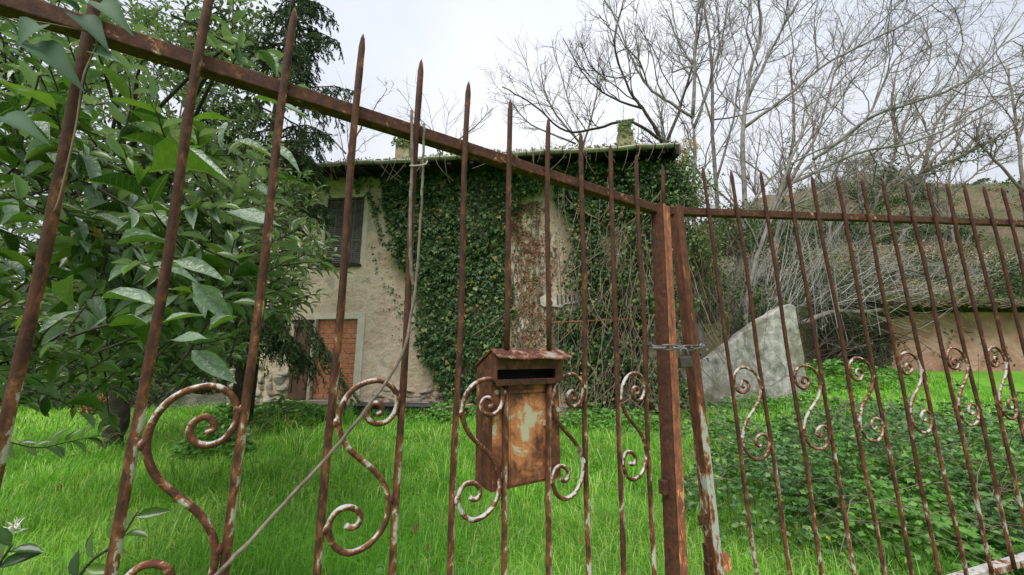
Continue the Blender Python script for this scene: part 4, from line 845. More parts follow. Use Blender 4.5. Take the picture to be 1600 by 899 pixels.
bt('bare_tree', 'leaning bare tree whose long limbs sweep to the upper right', [([(1165, 500), (1190, 380), (1235, 290), (1290, 235)], 1), ([(1290, 235), (1370, 180), (1460, 150), (1530, 110), (1600, 20)], .66), ([(1270, 250), (1350, 190), (1400, 95), (1470, 30)], .55), ([(1240, 285), (1340, 240), (1450, 215), (1560, 150), (1640, 90)], .55), ([(1200, 350), (1245, 230), (1290, 130), (1330, 40)], .5)], 10.8, .10, M['bark'], (11, 7, 5), 12, up=.06)
bt('bare_tree', 'bare tree with ivy wrapped trunk leaning right above the gate leaf', [([(1330, 470), (1345, 390), (1372, 310), (1408, 210), (1430, 150)], 1), ([(1372, 310), (1440, 240), (1520, 190), (1610, 140)], .6), ([(1400, 230), (1395, 140), (1420, 60)], .5)], 15, .13, M['bark_far'], (9, 6, 5), 18, ((0,), .75, 2600, .22))
bt('bare_tree', 'second ivy clad leaning tree further right on the slope', [([(1400, 450), (1415, 350), (1442, 270), (1500, 205)], 1), ([(1442, 270), (1530, 230), (1620, 170)], .7), ([(1440, 270), (1470, 180), (1530, 110)], .6)], 17, .15, M['bark_far'], (9, 6, 5), 14, ((0, 1), .7, 2400, .25))
bt('bare_tree', 'bare tree at the far right edge on the hill', [([(1610, 420), (1600, 300), (1588, 200), (1575, 110)], 1), ([(1598, 300), (1545, 240), (1500, 200)], .6), ([(1590, 220), (1620, 140), (1650, 60)], .6)], 20, .16, M['bark_far'], (9, 6, 5), 8)
bt('bare_tree', 'bare tree behind the roof corner with dark crooked limbs over the right chimney', [([(1060, 420), (1050, 260), (1036, 222)], 1), ([(1036, 222), (1005, 170), (983, 140), (960, 70), (975, 0)], .7), ([(1036, 222), (985, 190), (935, 200), (885, 205), (835, 165), (785, 135)], .6), ([(1040, 230), (1065, 160), (1085, 90), (1100, 0)], .6), ([(1005, 170), (960, 155), (915, 120), (880, 60)], .45)], 17, .16, M['bark_dark'], (10, 7, 5), 0)
bt('bare_tree', 'thin bare tree behind the roof left of the right chimney', [([(920, 420), (918, 260), (905, 220)], 1), ([(905, 222), (870, 180), (850, 140), (845, 100)], .7), ([(910, 230), (930, 160), (935, 90)], .7), ([(900, 225), (830, 195), (800, 160)], .6)], 21, .12, M['bark_far'], (9, 6, 4), 0)
bt('bare_tree', 'fine twigged bare tree showing above the left end of the roof', [([(530, 420), (540, 260), (556, 215)], 1), ([(545, 235), (570, 190), (605, 140)], .6), ([(540, 240), (505, 200), (480, 150)], .6)], 19, .10, M['bark_far'], (7, 5, 3), 0, lm=.42)
bt('bare_tree', 'fine twigged bare tree behind the middle chimney', [([(690, 420), (690, 250), (700, 215)], 1), ([(690, 240), (660, 200), (640, 180)], .6), ([(700, 230), (740, 200), (770, 170)], .6)], 20, .10, M['bark_far'], (7, 5, 3), 0, lm=.42)
bt('bare_tree', 'grey bare tree standing behind the concrete wing wall', [([(1215, 500), (1212, 400), (1225, 300), (1240, 200), (1235, 90)], 1), ([(1225, 300), (1280, 200), (1310, 100), (1370, 20)], .6), ([(1213, 400), (1180, 300), (1190, 200)], .5), ([(1220, 330), (1300, 290), (1380, 230)], .5)], 18, .15, M['bark_far'], (10, 7, 5), 16, ((0,), .8, 1500, .2))
bt('bare_tree', 'grey bare tree on the slope above the clay wall', [([(1500, 460), (1490, 380), (1480, 300), (1500, 200)], 1), ([(1488, 360), (1440, 300), (1380, 250)], .6), ([(1482, 310), (1540, 260), (1600, 240)], .6)], 22, .14, M['bark_far'], (9, 6, 5), 14)
bt('bare_tree', 'thin bare tree between the ivy clad trunks', [([(1290, 480), (1296, 400), (1300, 300), (1330, 200)], 1), ([(1298, 380), (1340, 320), (1420, 280)], .6), ([(1300, 320), (1270, 240), (1280, 150)], .6)], 24, .15, M['bark_far'], (9, 6, 5), 12)

# ---------------------------------------------------------------- shrubs (volume of leaves with twigs)
def shrub(name, label, ells, n, L, mat, t=OVAL, cat='shrub', group=None, twigs=60, stem=M['vine_stem'], lump=.55, down=0, aspect=.55, base=None, twr=.008):
    """ells: list of (centre, radii); leaves gather in clumps in the outer part of the volume"""
    c0 = np.array(ells[0][0]); b = base if base is not None else (c0[0], c0[1], float(gz(c0[0], c0[1]))); th = thing(name, label, cat, tuple(b), group)
    vol = np.array([np.prod(e[1])**.67 for e in ells]); vol /= vol.sum(); P = []
    tw = []
    for (c, r), f in zip(ells, vol):
        c = np.array(c); r = np.array(r); nn = int(n*f); nc = max(6, int(nn/38)); d = rdir(nc); cl = c+d*r*(RNG.uniform(.45, 1.0, (nc, 1))); q = cl[RNG.integers(0, nc, nn)]+RNG.normal(0, 1, (nn, 3))*r*(.24*lump+.05); P.append(q)
        k = max(3, int(twigs*f)); e = cl[RNG.integers(0, nc, k)]; s = c+RNG.normal(0, .25, (k, 3))*r; s[:, 2] = np.maximum(gz(s[:, 0], s[:, 1])+.02, c[2]-r[2]*.9) if down == 0 else s[:, 2]
        u = np.linspace(0, 1, 6)[None, :, None]; mid = RNG.normal(0, .12, (k, 1, 3))*r; tw.append(s[:, None]*(1-u)+e[:, None]*u+np.sin(u*np.pi)*mid)
    P = np.concatenate(P); P[:, 2] = np.maximum(P[:, 2], gz(P[:, 0], P[:, 1])+.01); m = len(P); D = nrm(rdir(m)+np.array((0, 0, -.3-down))); Nn = nrm(rdir(m)*.8+np.array((0, -.3, .9)))
    Ls = RNG.uniform(L[0], L[1], m); V, T, R = leafs(P, D, Nn, Ls, Ls*aspect*RNG.uniform(.8, 1.2, m), t); meshobj('leaves', V, T, mat, th, R, kind='stuff')
    tw = np.concatenate(tw); V, T, _ = join([tubes(tw, np.full(tw.shape[:2], twr)*np.linspace(1.2, .5, 6), 4)]); meshobj('stems', V, T, stem, th, kind='stuff'); return th
A_ = lambda u, v, Y: tuple(atY(u, v, Y))
shrub('climbing_shrub', 'yellow green shrub climbing the right corner of the house', [(A_(1060, 290, 8.6), (.8, .6, .75)), (A_(1085, 380, 8.9), (.7, .6, 1.0)), (A_(1040, 330, 8.5), (.6, .5, .7))], 6500, (.05, .10), M['ivy_light'], twigs=220, base=tuple(HF.P(sRgt+.3, 0, .2)))
shrub('ivy_bush', 'dark ivy mass between the gate posts and the concrete wall', [(A_(1100, 450, 10.6), (.9, .8, 1.1)), (A_(1160, 490, 11.2), (.8, .6, .8)), (A_(1130, 360, 11.5), (.9, .9, .9))], 6500, (.06, .11), M['hedge'], twigs=260)
shrub('ivy_bush', 'small bright green ivy clump above the sloping wall top', [(A_(1180, 515, 10.9), (.45, .4, .38))], 900, (.07, .12), M['weed'], twigs=20)
shrub('seed_cluster', 'tan tuft of dry seed heads at the end of the roof eave', [(A_(1078, 232, 8.4), (.22, .2, .3)), (A_(1060, 255, 8.4), (.2, .2, .16))], 700, (.04, .08), M['tan_leaf'], DIAM, 'plant', None, 14, down=.3, aspect=.35)
shrub('overgrown_bank', 'dark tangle of ivy and brush on the bank beside the clay wall', [(A_(1310, 500, 13.3), (.9, .8, 1.2)), (A_(1355, 540, 13.3), (.9, .6, .9)), (A_(1285, 450, 14), (.8, .8, 1.0))], 7000, (.06, .12), M['hedge'], twigs=420)
shrub('evergreen_bush', 'dark round bush on the slope at the right edge', [(A_(1590, 440, 14.3), (.9, .8, 1.0)), (A_(1560, 480, 14), (.8, .5, .5))], 4500, (.07, .12), M['hedge'], twigs=60)
shrub('evergreen_bush', 'olive green bushes along the ridge of the hill', [(A_(1300, 372, 27), (1.7, 2, 1.3)), (A_(1370, 350, 31), (2.3, 2, 1.7)), (A_(1440, 375, 26), (1.4, 1.5, .8)), (A_(1500, 335, 32), (2.2, 2, 2.2)), (A_(1560, 360, 28), (1.5, 2, 1.2)), (A_(1605, 325, 30), (2.5, 2, 2.4)), (A_(1230, 372, 29), (2.2, 2, 1.7)), (A_(1410, 405, 22), (1.0, 1, .7))], 9000, (.18, .34), M['hedge'], DIAM, 'bush', twigs=80)
shrub('evergreen_bush', 'mid green scrub scattered on the grassy slope', [(A_(1250, 420, 20), (1.8, 1, 1.2)), (A_(1400, 420, 19), (1.4, 1, .6)), (A_(1520, 420, 21), (2, 1, .8)), (A_(1420, 370, 24), (2.4, 1, 1)), (A_(1180, 400, 20), (1.6, 1, 1.8))], 9500, (.10, .2), M['hedge'], DIAM, 'bush', twigs=150, stem=M['pale_stem'], twr=.014)
shrub('dry_shrub', 'pale leafless brush with tan leaves hanging over the clay wall', [(A_(1450, 455, 14.2), (2.2, .5, .45)), (A_(1400, 400, 15.5), (1.8, .6, .7)), (A_(1530, 410, 15.5), (1.4, .6, .7)), (A_(1280, 420, 15), (1.3, .6, .9)), (A_(1180, 400, 14), (.9, .6, .9))], 1900, (.06, .10), M['tan_leaf'], DIAM, 'shrub', twigs=210, stem=M['pale_stem'], twr=.009)
# pale arching stems in front of the slope
def arches(name, label, spec, n, mat, r=.012):
    P = []
    for k in range(n):
        u, v, du, dv_, Y, sp = spec[k % len(spec)]; u += random.gauss(0, sp); v += random.gauss(0, sp*.35); du *= random.uniform(.5, 1.4); dv_ *= random.uniform(.5, 1.4); Yk = Y+random.uniform(-.8, .8); c = random.gauss(0, 28); q = np.linspace(0, 1, 9)
        P.append(np.stack([atY(u+du*x, v+dv_*x+c*math.sin(math.pi*x)+random.gauss(0, 1.5), Yk+.3*math.sin(4*x+k)) for x in q]))
    P = np.stack(P); b = P[0, 0].copy(); b[2] = gz(b[0], b[1]); th = thing(name, label, 'shrub', tuple(b)); V, T, _ = join([tubes(P, np.full(P.shape[:2], r)*RNG.uniform(.4, 1.2, (len(P), 1))*np.linspace(1.1, .4, 9), 4)]); meshobj('stems', V, T, mat, th, kind='stuff')
arches('bare_brush', 'pale leafless stems arching over the bank left of the clay wall', [(1290, 520, -30, -160, 12.5, 40), (1340, 470, 150, -60, 12.5, 40), (1240, 470, 90, -110, 12.5, 30), (1420, 500, -160, -70, 12.8, 60), (1300, 420, 160, 20, 13, 60), (1180, 460, 60, -150, 12, 40)], 170, M['pale_stem'], .010)
arches('bare_brush', 'dry hanging stems beside the right corner of the house', [(1060, 380, 25, 220, 8.7, 22), (1100, 400, 10, 180, 9.5, 25), (1140, 430, -30, 120, 10.6, 30), (1080, 300, 60, 130, 8.8, 20)], 90, M['vine_stem'], .006)
arches('fallen_branches', 'heap of grey fallen branches at the foot of the bank', [(1270, 560, 110, -10, 12.4, 25), (1280, 500, 130, -35, 12.6, 20), (1290, 575, 90, -30, 12.3, 30)], 60, M['bark_dark'], .018)
def hill_scrub(name, label, nc, mat, L, seed, hgt, asp=.5, cat='scrub', twig=4):
    r = np.random.default_rng(seed); x = r.uniform(6.5, 40, nc*3); y = 14.8+r.random(nc*3)*22; k = (r.random(nc*3) < sstep(.36, .6, fbm(x*.23+seed, y*.23))) & (x < y*1.6); x, y = x[k][:nc], y[k][:nc]; c = np.stack([x, y, gz(x, y)], 1); m = 85; R_ = np.repeat(r.uniform(.35, 1.15, len(c)), m)[:, None]; d = nrm(r.normal(size=(len(c)*m, 3))); d[:, 2] = np.abs(d[:, 2])
    P = np.repeat(c, m, 0)+d*R_*np.array((1, 1, hgt))*r.uniform(.35, 1, (len(d), 1)); n = len(P); V, T, Rn = leafs(P, nrm(r.normal(size=(n, 3))), nrm(r.normal(size=(n, 3))), r.uniform(L[0], L[1], n), r.uniform(L[0], L[1], n)*asp, DIAM)
    th = thing(name, label, cat, tuple(c[0])); meshobj('leaves', V, T, mat, th, Rn, kind='stuff')
    q = len(c)*twig; S = np.repeat(c, twig, 0); Pt, rad = grow(S, nrm(r.normal(size=(q, 3))*.6+np.array((0, 0, .9))), r.uniform(.6, 2.2, q), np.full(q, .013), 6, .16, .02, .4); V, T, _ = join([tubes(Pt, rad, 3)]); meshobj('stems', V, T, M['pale_stem'], th, kind='stuff')
hill_scrub('hill_scrub', 'dark green scrub clumps covering the hillside on the right', 430, M['hedge'], (.10, .24), 3, .9)
hill_scrub('hill_scrub', 'olive green undergrowth between the trees on the hillside', 380, M['ivy_light'], (.08, .18), 9, .55)
hill_scrub('hill_scrub', 'withered tan undergrowth on the hillside', 330, M['tan_leaf'], (.06, .14), 21, .6, .4)
mb = MB()
mb.tube(catmull([atY(1248, 508, 12.6), atY(1300, 488, 12.6), atY(1360, 487, 12.5), atY(1420, 473, 12.7), atY(1500, 470, 12.9), atY(1580, 468, 13.1)], 6), np.linspace(.09, .03, 31), 8)
tag(mb.build('fallen_log', M['bark'], smooth=True), 'grey fallen trunk lying along the top of the clay wall', 'log')

# ---------------------------------------------------------------- walls on the right
wp = [(1062, 642), (1268, 632), (1262, 590), (1257, 572), (1258, 560), (1250, 520), (1248, 508), (1243, 478), (1236, 475), (1228, 477), (1214, 484), (1206, 491), (1190, 499), (1176, 510), (1160, 520), (1152, 529), (1130, 544), (1114, 558), (1098, 567), (1070, 590)]
b0w = atY(1075, 640, 9.7); b1w = atY(1265, 630, 10.6); WF = Frame((b0w[0], b0w[1], 0), (b1w[0]-b0w[0], b1w[1]-b0w[1], 0), (0, 0, 1))
poly = [WF.hit(*p) for p in wp]; poly[0] = (poly[0][0], -.4); poly[1] = (poly[1][0], -.4)
mb = MB(); mb.prism(WF, poly, -.3, 0); tag(mb.build('concrete_wall', M['concrete'], bevel=.03), 'grey stained concrete wall with a sloping top behind the right gate leaf', 'wall')
r0_ = atY(1392, 580, 13.2); r1_ = atY(1640, 584, 13.4); RW = Frame((r0_[0], r0_[1], 0), (r1_[0]-r0_[0], r1_[1]-r0_[1], 0), (0, 0, 1))
rw = [RW.hit(1392, 600), RW.hit(1395, 545), RW.hit(1388, 500), RW.hit(1440, 489), RW.hit(1540, 487), RW.hit(1700, 490), RW.hit(1700, 605)]
mb = MB(); mb.prism(RW, rw, -.4, 0); tag(mb.build('clay_wall', M['redwall'], bevel=.03), 'reddish clay retaining wall under the grassy slope', 'wall')
n = 420; q = RNG.random((n, 2)); P_ = RW.o+(rw[0][0]+q[:, :1]*4.5)*RW.ex+(rw[0][1]+.3+q[:, 1:]*1.6)*RW.ey+.04*RW.ez; kq = fbm(P_[:, 0]*1.5, P_[:, 2]*1.5) > .55; P_ = P_[kq]; n = len(P_)
tag(meshobj('wall_creeper', *leafs(P_, nrm(rdir(n)+np.array((0, 0, -.6))), nrm(rdir(n)*.5+RW.ez), RNG.uniform(.06, .12, n), RNG.uniform(.05, .09, n), OVAL)[:2], M['hedge'], None, None), 'sparse green creeper spots on the clay wall', 'creeper', kind='stuff')
# overhang on the clay wall: turf edge with roots
ov = []
for k in range(170):
    s_ = random.uniform(rw[2][0]-.9, rw[2][0]+5); t_ = rw[3][1]+.27+random.uniform(-.05, .12); q = np.linspace(0, 1, 6); ln = random.uniform(.15, .42)
    ov.append(np.stack([RW.P(s_+random.gauss(0, .05)+ln*.5*x*random.choice((-1, 1)), t_-ln*x*x*.6+.05*x, .55+.35*math.sin(x*1.6)) for x in q]))
ov = np.stack(ov)
th = thing('turf_overhang', 'shaggy overhang of roots and dry stems along the clay wall top', 'turf', tuple(RW.P(2, rw[3][1], .1)))
V, T, _ = join([tubes(ov, np.full(ov.shape[:2], .014), 3)]); meshobj('roots', V, T, M['vine_stem'], th, kind='stuff')
mb = MB(); npt = 24; vs = []
for k in range(npt):
    s_ = rw[2][0]-1.0+6.5*k/(npt-1); j = .05*math.sin(k*2.1)+.04*math.sin(k*.7)
    vs += [RW.P(s_, rw[3][1]+.22+j, -.5), RW.P(s_, rw[3][1]+.20+j, .85+j), RW.P(s_, rw[3][1]+.30+j, .87+j), RW.P(s_, rw[3][1]+.52, -.5)]
mb.add(vs, [(i*4+j, i*4+(j+1) % 4, (i+1)*4+(j+1) % 4, (i+1)*4+j) for i in range(npt-1) for j in range(4)]); mb.build('earth_edge', M.setdefault('earth', plain('earth', (.05, .04, .025), (.14, .12, .06), 6, .95, .7, .03)), th)
mb = MB(); mb.box(RW, rw[2][0]-1.0, rw[2][0]+5.5, rw[3][1]-.1, rw[3][1]+.34, -.45, -.2); mb.build('earth_shadow_band', M['earth'], th)  # dark soil block added as the shadow band under the overhang
no_ = 2600; q = RNG.random((no_, 2)); P_ = RW.o+(rw[2][0]-1+6.5*q[:, :1])*RW.ex+(rw[3][1]+.34+.16*(1-q[:, 1:]))*RW.ey+(.88-1.2*(1-q[:, 1:]))*RW.ez+RNG.normal(0, .04, (no_, 3)); V, T, R = leafs(P_, nrm(rdir(no_)+np.array((0, 0, .5))), rdir(no_), RNG.uniform(.06, .14, no_), RNG.uniform(.012, .03, no_), DIAM); meshobj('moss', V, T, M['ivy_light'], th, R, kind='stuff')

# ---------------------------------------------------------------- conifer beside the house
def conifer():
    base = (-4.75, 6.9, 0.0); th = thing('conifer_tree', 'dark conifer with drooping boughs in front of the left end of the house', 'tree', base); x0, y0 = base[:2]
    mb = MB(); mb.tube([(x0, y0, -.2), (x0+.03, y0, 2), (x0-.04, y0, 4.5), (x0, y0, 7.5), (x0, y0, 10)], [.2, .17, .13, .08, .02], 8); mb.build('trunk', M['bark_dark'], th, smooth=True)
    B = []; 
    zs = np.concatenate([RNG.uniform(1.6, 2.2, 3), RNG.uniform(3.6, 9.6, 76)])
    for z in zs:
        ln = min(2.2, 2.7-.24*z+RNG.uniform(-.2, .35)); 
        if z < 3.3: ln = RNG.uniform(1.2, 1.9)
        ln = max(ln, .4); a = RNG.uniform(0, 2*np.pi); ln = ln*(.62 if (z < 5.6 and (a < 1.0 or a > 5.0)) else 1); B.append((z, ln, a, .45 if z < 3.3 else .28))
    B += [(2.2, 1.9, -.08, .66), (2.15, .95, -.3, .6), (2.2, .8, -.7, .6), (2.1, 1.1, -1.5, .6), (2.2, 1.2, -2.2, .5), (5.6, 1.35, -.2, .2), (5.3, 1.1, -.5, .2), (6.6, 1.6, -.15, .2)]
    bp = []; H = []
    for z, ln, a, dr_ in B:
        q = np.linspace(0, 1, 9); p = np.stack([x0+math.cos(a)*ln*q, y0+math.sin(a)*ln*q, z+.25*ln*q-dr_*ln*1.5*q**2.2], 1)+RNG.normal(0, .012, (9, 3)); bp.append(p)
        k = (int(17*ln)+4)*(2 if z < 3.3 else 1); t = RNG.uniform(.18, 1, k); i = np.minimum((t*8).astype(int), 7); f = (t*8-i)[:, None]; st = p[i]*(1-f)+p[i+1]*f; sd_ = np.array((-math.sin(a), math.cos(a), 0)); out = np.array((math.cos(a), math.sin(a), 0))
        sg = RNG.choice((-1, 1), k)[:, None]; d = nrm(sd_*sg*RNG.uniform(.1, .9, (k, 1))+out*.45+np.array((0, 0, -1.0))*RNG.uniform(.5, 1.4, (k, 1))*(1.3 if z < 3.3 else .75)); L = RNG.uniform(.2, .55, k)*(1.15-.4*t)*(1.35 if z < 3.3 else 1); H.append((st, d, L))
    bp = np.stack(bp); V, T, _ = join([tubes(bp, np.full(bp.shape[:2], .018)*np.linspace(1.2, .3, 9), 5)]); meshobj('boughs', V, T, M['bark_dark'], th, kind='stuff')
    S = np.concatenate([h[0] for h in H]); D = np.concatenate([h[1] for h in H]); L = np.concatenate([h[2] for h in H]); P, rad = grow(S, D, L, np.full(len(S), .005), 6, .12, -.12, .5)
    S2, D2, L2, R2 = kids(P, rad, 3, .7, .5, L, .8, .1); P2, rad2 = grow(S2, D2, L2, R2, 6, .1, -.15, .5); PP = np.concatenate([P, P2])
    # needles along every branchlet
    n = len(PP); k = 31; idx = np.repeat(np.arange(n), k); t = RNG.random(n*k)*4.999; i = t.astype(int); f = (t-i)[:, None]; st = PP[idx, i]*(1-f)+PP[idx, i+1]*f; tg = nrm(PP[idx, i+1]-PP[idx, i]); d = nrm(tg*.9+rdir(n*k)*.75)
    V, T, R = leafs(st, d, rdir(n*k), RNG.uniform(.028, .05, n*k), RNG.uniform(.012, .020, n*k), (np.array([(0, -.5, 0), (0, .5, 0), (1, 0, 0)]), np.array([(0, 1, 2)])), np.repeat(RNG.random(n), k)*.8+RNG.random(n*k)*.2); meshobj('needles', V, T, M['needle'], th, R, kind='stuff')
    V, T, _ = join([tubes(P, rad, 3)]); meshobj('branchlets', V, T, M['bark_dark'], th, kind='stuff')
    # hanging cones near the window
    cones = [atY(u, v, 7.0) for u, v in ((474, 312), (481, 315), (490, 316), (468, 318), (497, 312))]
    for c in cones: mb = MB(); mb.tube([c, c-np.array((0, 0, .03)), c-np.array((.005, 0, .08)), c-np.array((.005, 0, .12))], [.008, .022, .02, .005], 7); mb.build('cone', M['dry_leaf'] if False else M['vine_stem'], th, smooth=True)
conifer()

# ---------------------------------------------------------------- laurel: limbs, twigs, leaves
def laurel():
    base = atY(172, 690, 5.6); base[2] = 0; th = thing('laurel_tree', 'leafy laurel hanging over the left gate bars with big glossy leaves', 'tree', tuple(base))
    tb2 = base; mb = MB(); mb.tube(catmull([tb2-np.array((0, 0, .1)), tb2+np.array((.05, 0, .5)), tb2+np.array((.1, -.1, 1.2)), tb2+np.array((.25, -.3, 2.2)), tb2+np.array((.3, -.4, 3.4))], 4), np.linspace(.14, .07, 17)*(1+.16*np.sin(np.arange(17)*2.3)), 10); mb.build('trunk', M['bark_dark'], th, smooth=True)
    hub = tb2+np.array((.15, -.1, 1.5))
    # leaf volumes: (centre, radii, twigs, leaf length, front)
    def pv(u, v, Y, ru, rv, rY): return tuple(atY(u, v, Y)), (ru*Y/F, rY, rv*Y/F)
    vols = [(*pv(200, 330, 1.5, 190, 210, .5), 84, (.075, .14), 0), (*pv(330, 430, 1.4, 100, 120, .4), 34, (.07, .125), 0), (*pv(50, 500, 1.6, 150, 140, .5), 34, (.075, .135), 0), (*pv(170, 560, 2.0, 170, 60, .5), 26, (.08, .12), 0), (*pv(110, 50, 1.7, 170, 110, .5), 30, (.08, .115), 0), (*pv(385, 95, 1.35, 45, 45, .15), 5, (.075, .10), 0),
            (*pv(370, 400, 3.2, 110, 125, .9), 150, (.08, .12), 1), (*pv(462, 420, 2.9, 42, 60, .4), 22, (.08, .115), 1), (*pv(240, 470, 3.2, 200, 120, .9), 190, (.08, .12), 1), (*pv(425, 310, 3.3, 50, 60, .6), 32, (.08, .115), 1),
            (*pv(150, 545, 3.4, 220, 75, .9), 150, (.08, .12), 1), (*pv(110, 330, 5.0, 230, 270, 1.3), 420, (.085, .125), 1), (*pv(290, 150, 4.6, 140, 150, 1.2), 170, (.085, .12), 1), (*pv(90, 50, 5.5, 200, 130, 1.5), 220, (.085, .125), 1), (*pv(330, 20, 6.0, 110, 100, 1.3), 90, (.085, .125), 1)]
    near = []; far = []; tw = []; lim = []
    for c, r, nt_, LL, fr in vols:
        c = np.array(c); r = np.array(r); d = rdir(nt_); s = c+d*r*RNG.uniform(.25, 1, (nt_, 1))**.6
        # keep clear of the gate plane
        dist = (s-GL.o) @ GL.ez; s = s-np.maximum(dist+.17, 0)[:, None]*GL.ez
        dr_ = nrm(np.array((.75, -.1, .1))+rdir(nt_)*.75); L = RNG.uniform(.28, .50, nt_); P, rad = grow(s-dr_*L[:, None]*.5, dr_, L, np.full(nt_, .0042), 7, .10, .03, .45)
        dist = (P-GL.o) @ GL.ez; P = P-np.maximum(dist+.10, 0)[..., None]*GL.ez
        tw.append((P, rad))
        k = 11; idx = np.repeat(np.arange(nt_), k); t = np.tile(np.linspace(.12, 1.0, k), nt_)+RNG.normal(0, .02, nt_*k); x = np.clip(t, 0, .999)*6; i = x.astype(int); f = (x-i)[:, None]
        st = P[idx, i]*(1-f)+P[idx, i+1]*f; tg = nrm(P[idx, i+1]-P[idx, i]); ph = np.tile(np.arange(k)*2.4, nt_)+np.repeat(RNG.random(nt_)*6, k); u_ = nrm(np.cross(tg, np.array((.1, .2, 1)))); v_ = np.cross(tg, u_)
        sd_ = u_*np.cos(ph)[:, None]+v_*np.sin(ph)[:, None]; sd_[:, 2] *= .6; dd = nrm(tg*.75+sd_*.85+rdir(nt_*k)*.2+np.array((0, 0, -.08))); nn = nrm(np.array((0, -.15, 1.0))+rdir(nt_*k)*.55); Ls = RNG.uniform(*LL, nt_*k)*(1-.25*(t > .93))
        (far if fr else near).append((st, dd, nn, Ls))
        ks = max(3, nt_//28)
        for q in range(ks):
            e = s[RNG.integers(0, nt_)]; h = hub if fr else np.array((-3.0, 3.0, 1.7))
            u = np.linspace(0, 1, 9)[:, None]; lim.append(h*(1-u)+e*u+np.sin(u*np.pi)*RNG.normal(0, .18, 3)+np.array((0, 0, .25))*np.sin(u*np.pi))
    st, dd, nn, Ls = [np.concatenate([q[j] for q in near]) for j in range(4)]
    # largest in the picture become single leaves
    rel = st-CAM; dep = rel[:, 1]*math.cos(PITCH)+rel[:, 2]*math.sin(PITCH); uu = 800+F*rel[:, 0]/np.maximum(dep, .05); vv = 449.5-F*(rel[:, 2]*math.cos(PITCH)-rel[:, 1]*math.sin(PITCH))/np.maximum(dep, .05)
    vis = (dep > .2) & (uu > -60) & (uu < 700) & (vv > -60) & (vv < 760); key = np.where(vis, Ls/np.maximum(dep, .1), 0); big = np.argsort(-key)[:275]; mask = np.ones(len(st), bool); mask[big] = False
    vt, ft = LAUREL; lms = []
    for q in range(6):
        wv = vt.copy(); wv[:, 1] *= .31*(1+.12*q/6)-.0; wv[:, 2] = wv[:, 2]*(.3+.4*q)+.035*np.sin(vt[:, 0]*8+q*2)*np.sign(vt[:, 1])+.05*np.sin(vt[:, 0]*3+q); me = bpy.data.meshes.new('leaf'); me.from_pydata([tuple(p) for p in wv], [], [tuple(p) for p in ft]); me.materials.append(M['laurel_veined']); me.update()
        for p in me.polygons: p.use_smooth = True
        lms.append(me)
    D = nrm(dd); S = nrm(np.cross(D, nn)); NN = np.cross(S, D)
    for b in big:
        o = link('leaf', random.choice(lms), th); m4 = Matrix.Identity(4); L = Ls[b]
        for r_ in range(3): m4[r_][0] = D[b][r_]*L; m4[r_][1] = S[b][r_]*L; m4[r_][2] = NN[b][r_]*L; m4[r_][3] = st[b][r_]-base[r_]
        o.matrix_basis = m4
    for u0, v0, u1, v1, Y0 in ((395, 152, 486, 186, .95), (300, 192, 362, 180, .95), (355, 190, 345, 232, 1.0), (362, 222, 432, 242, 1.0), (372, 62, 378, 108, 1.05), (402, 78, 440, 112, 1.05), (252, 508, 318, 486, .9), (325, 515, 366, 488, .92), (262, 533, 324, 528, .85), (300, 548, 362, 592, .88), (112, 428, 98, 482, .8), (160, 470, 238, 458, .82), (165, 208, 196, 250, .85), (270, 410, 350, 432, .95), (300, 440, 362, 500, .95), (0, 350, 60, 338, .75), (180, 380, 255, 365, .9), (230, 265, 345, 248, .92), (70, 470, 20, 520, .75), (345, 330, 440, 352, 1.05), (420, 230, 470, 262, 1.1)):
        a = atY(u0, v0, Y0); b = atY(u1, v1, Y0+random.uniform(-.02, .05)); d_ = nrm(b-a); L = np.linalg.norm(b-a); n_ = nrm(np.array((0, -.55, .8))+rdir(1)[0]*.35); s2 = nrm(np.cross(d_, n_)); n_ = np.cross(s2, d_)
        o = link('leaf', random.choice(lms), th); m4 = Matrix.Identity(4)
        for r_ in range(3): m4[r_][0] = d_[r_]*L; m4[r_][1] = s2[r_]*L; m4[r_][2] = n_[r_]*L; m4[r_][3] = a[r_]-base[r_]
        o.matrix_basis = m4
    V, T, R = leafs(st[mask], dd[mask], nn[mask], Ls[mask], Ls[mask]*.34*RNG.uniform(.85, 1.15, mask.sum()), LAUREL); meshobj('near_foliage', V, T, M['laurel'], th, R, True, 'stuff')
    st, dd, nn, Ls = [np.concatenate([q[j] for q in far]) for j in range(4)]; V, T, R = leafs(st, dd, nn, Ls, Ls*.32, LAUREL_LO); meshobj('foliage', V, T, M['laurel_far'], th, R, True, 'stuff')
    V, T, _ = join([tubes(P, rad, 4) for P, rad in tw]); meshobj('twigs', V, T, M['bark_dark'], th, kind='stuff')
    lim = np.stack(lim); V, T, _ = join([tubes(lim, np.full(lim.shape[:2], .013)*np.linspace(1.8, .4, 9), 6)]); meshobj('limbs', V, T, M['bark_dark'], th, True and None, True, 'stuff')
    # small yellowish bud clusters
    bp = []
    for k in range(70):
        q = near[RNG.integers(0, 2)][0]; c = q[RNG.integers(0, len(q))]; bp.append(c+RNG.normal(0, .012, (7, 3)))
    bp = np.concatenate(bp); m_ = len(bp); V, T, R = leafs(bp, rdir(m_), rdir(m_), .010, .009, OVAL); meshobj('buds', V, T, M['ivy_light'], th, R, kind='stuff')
laurel()
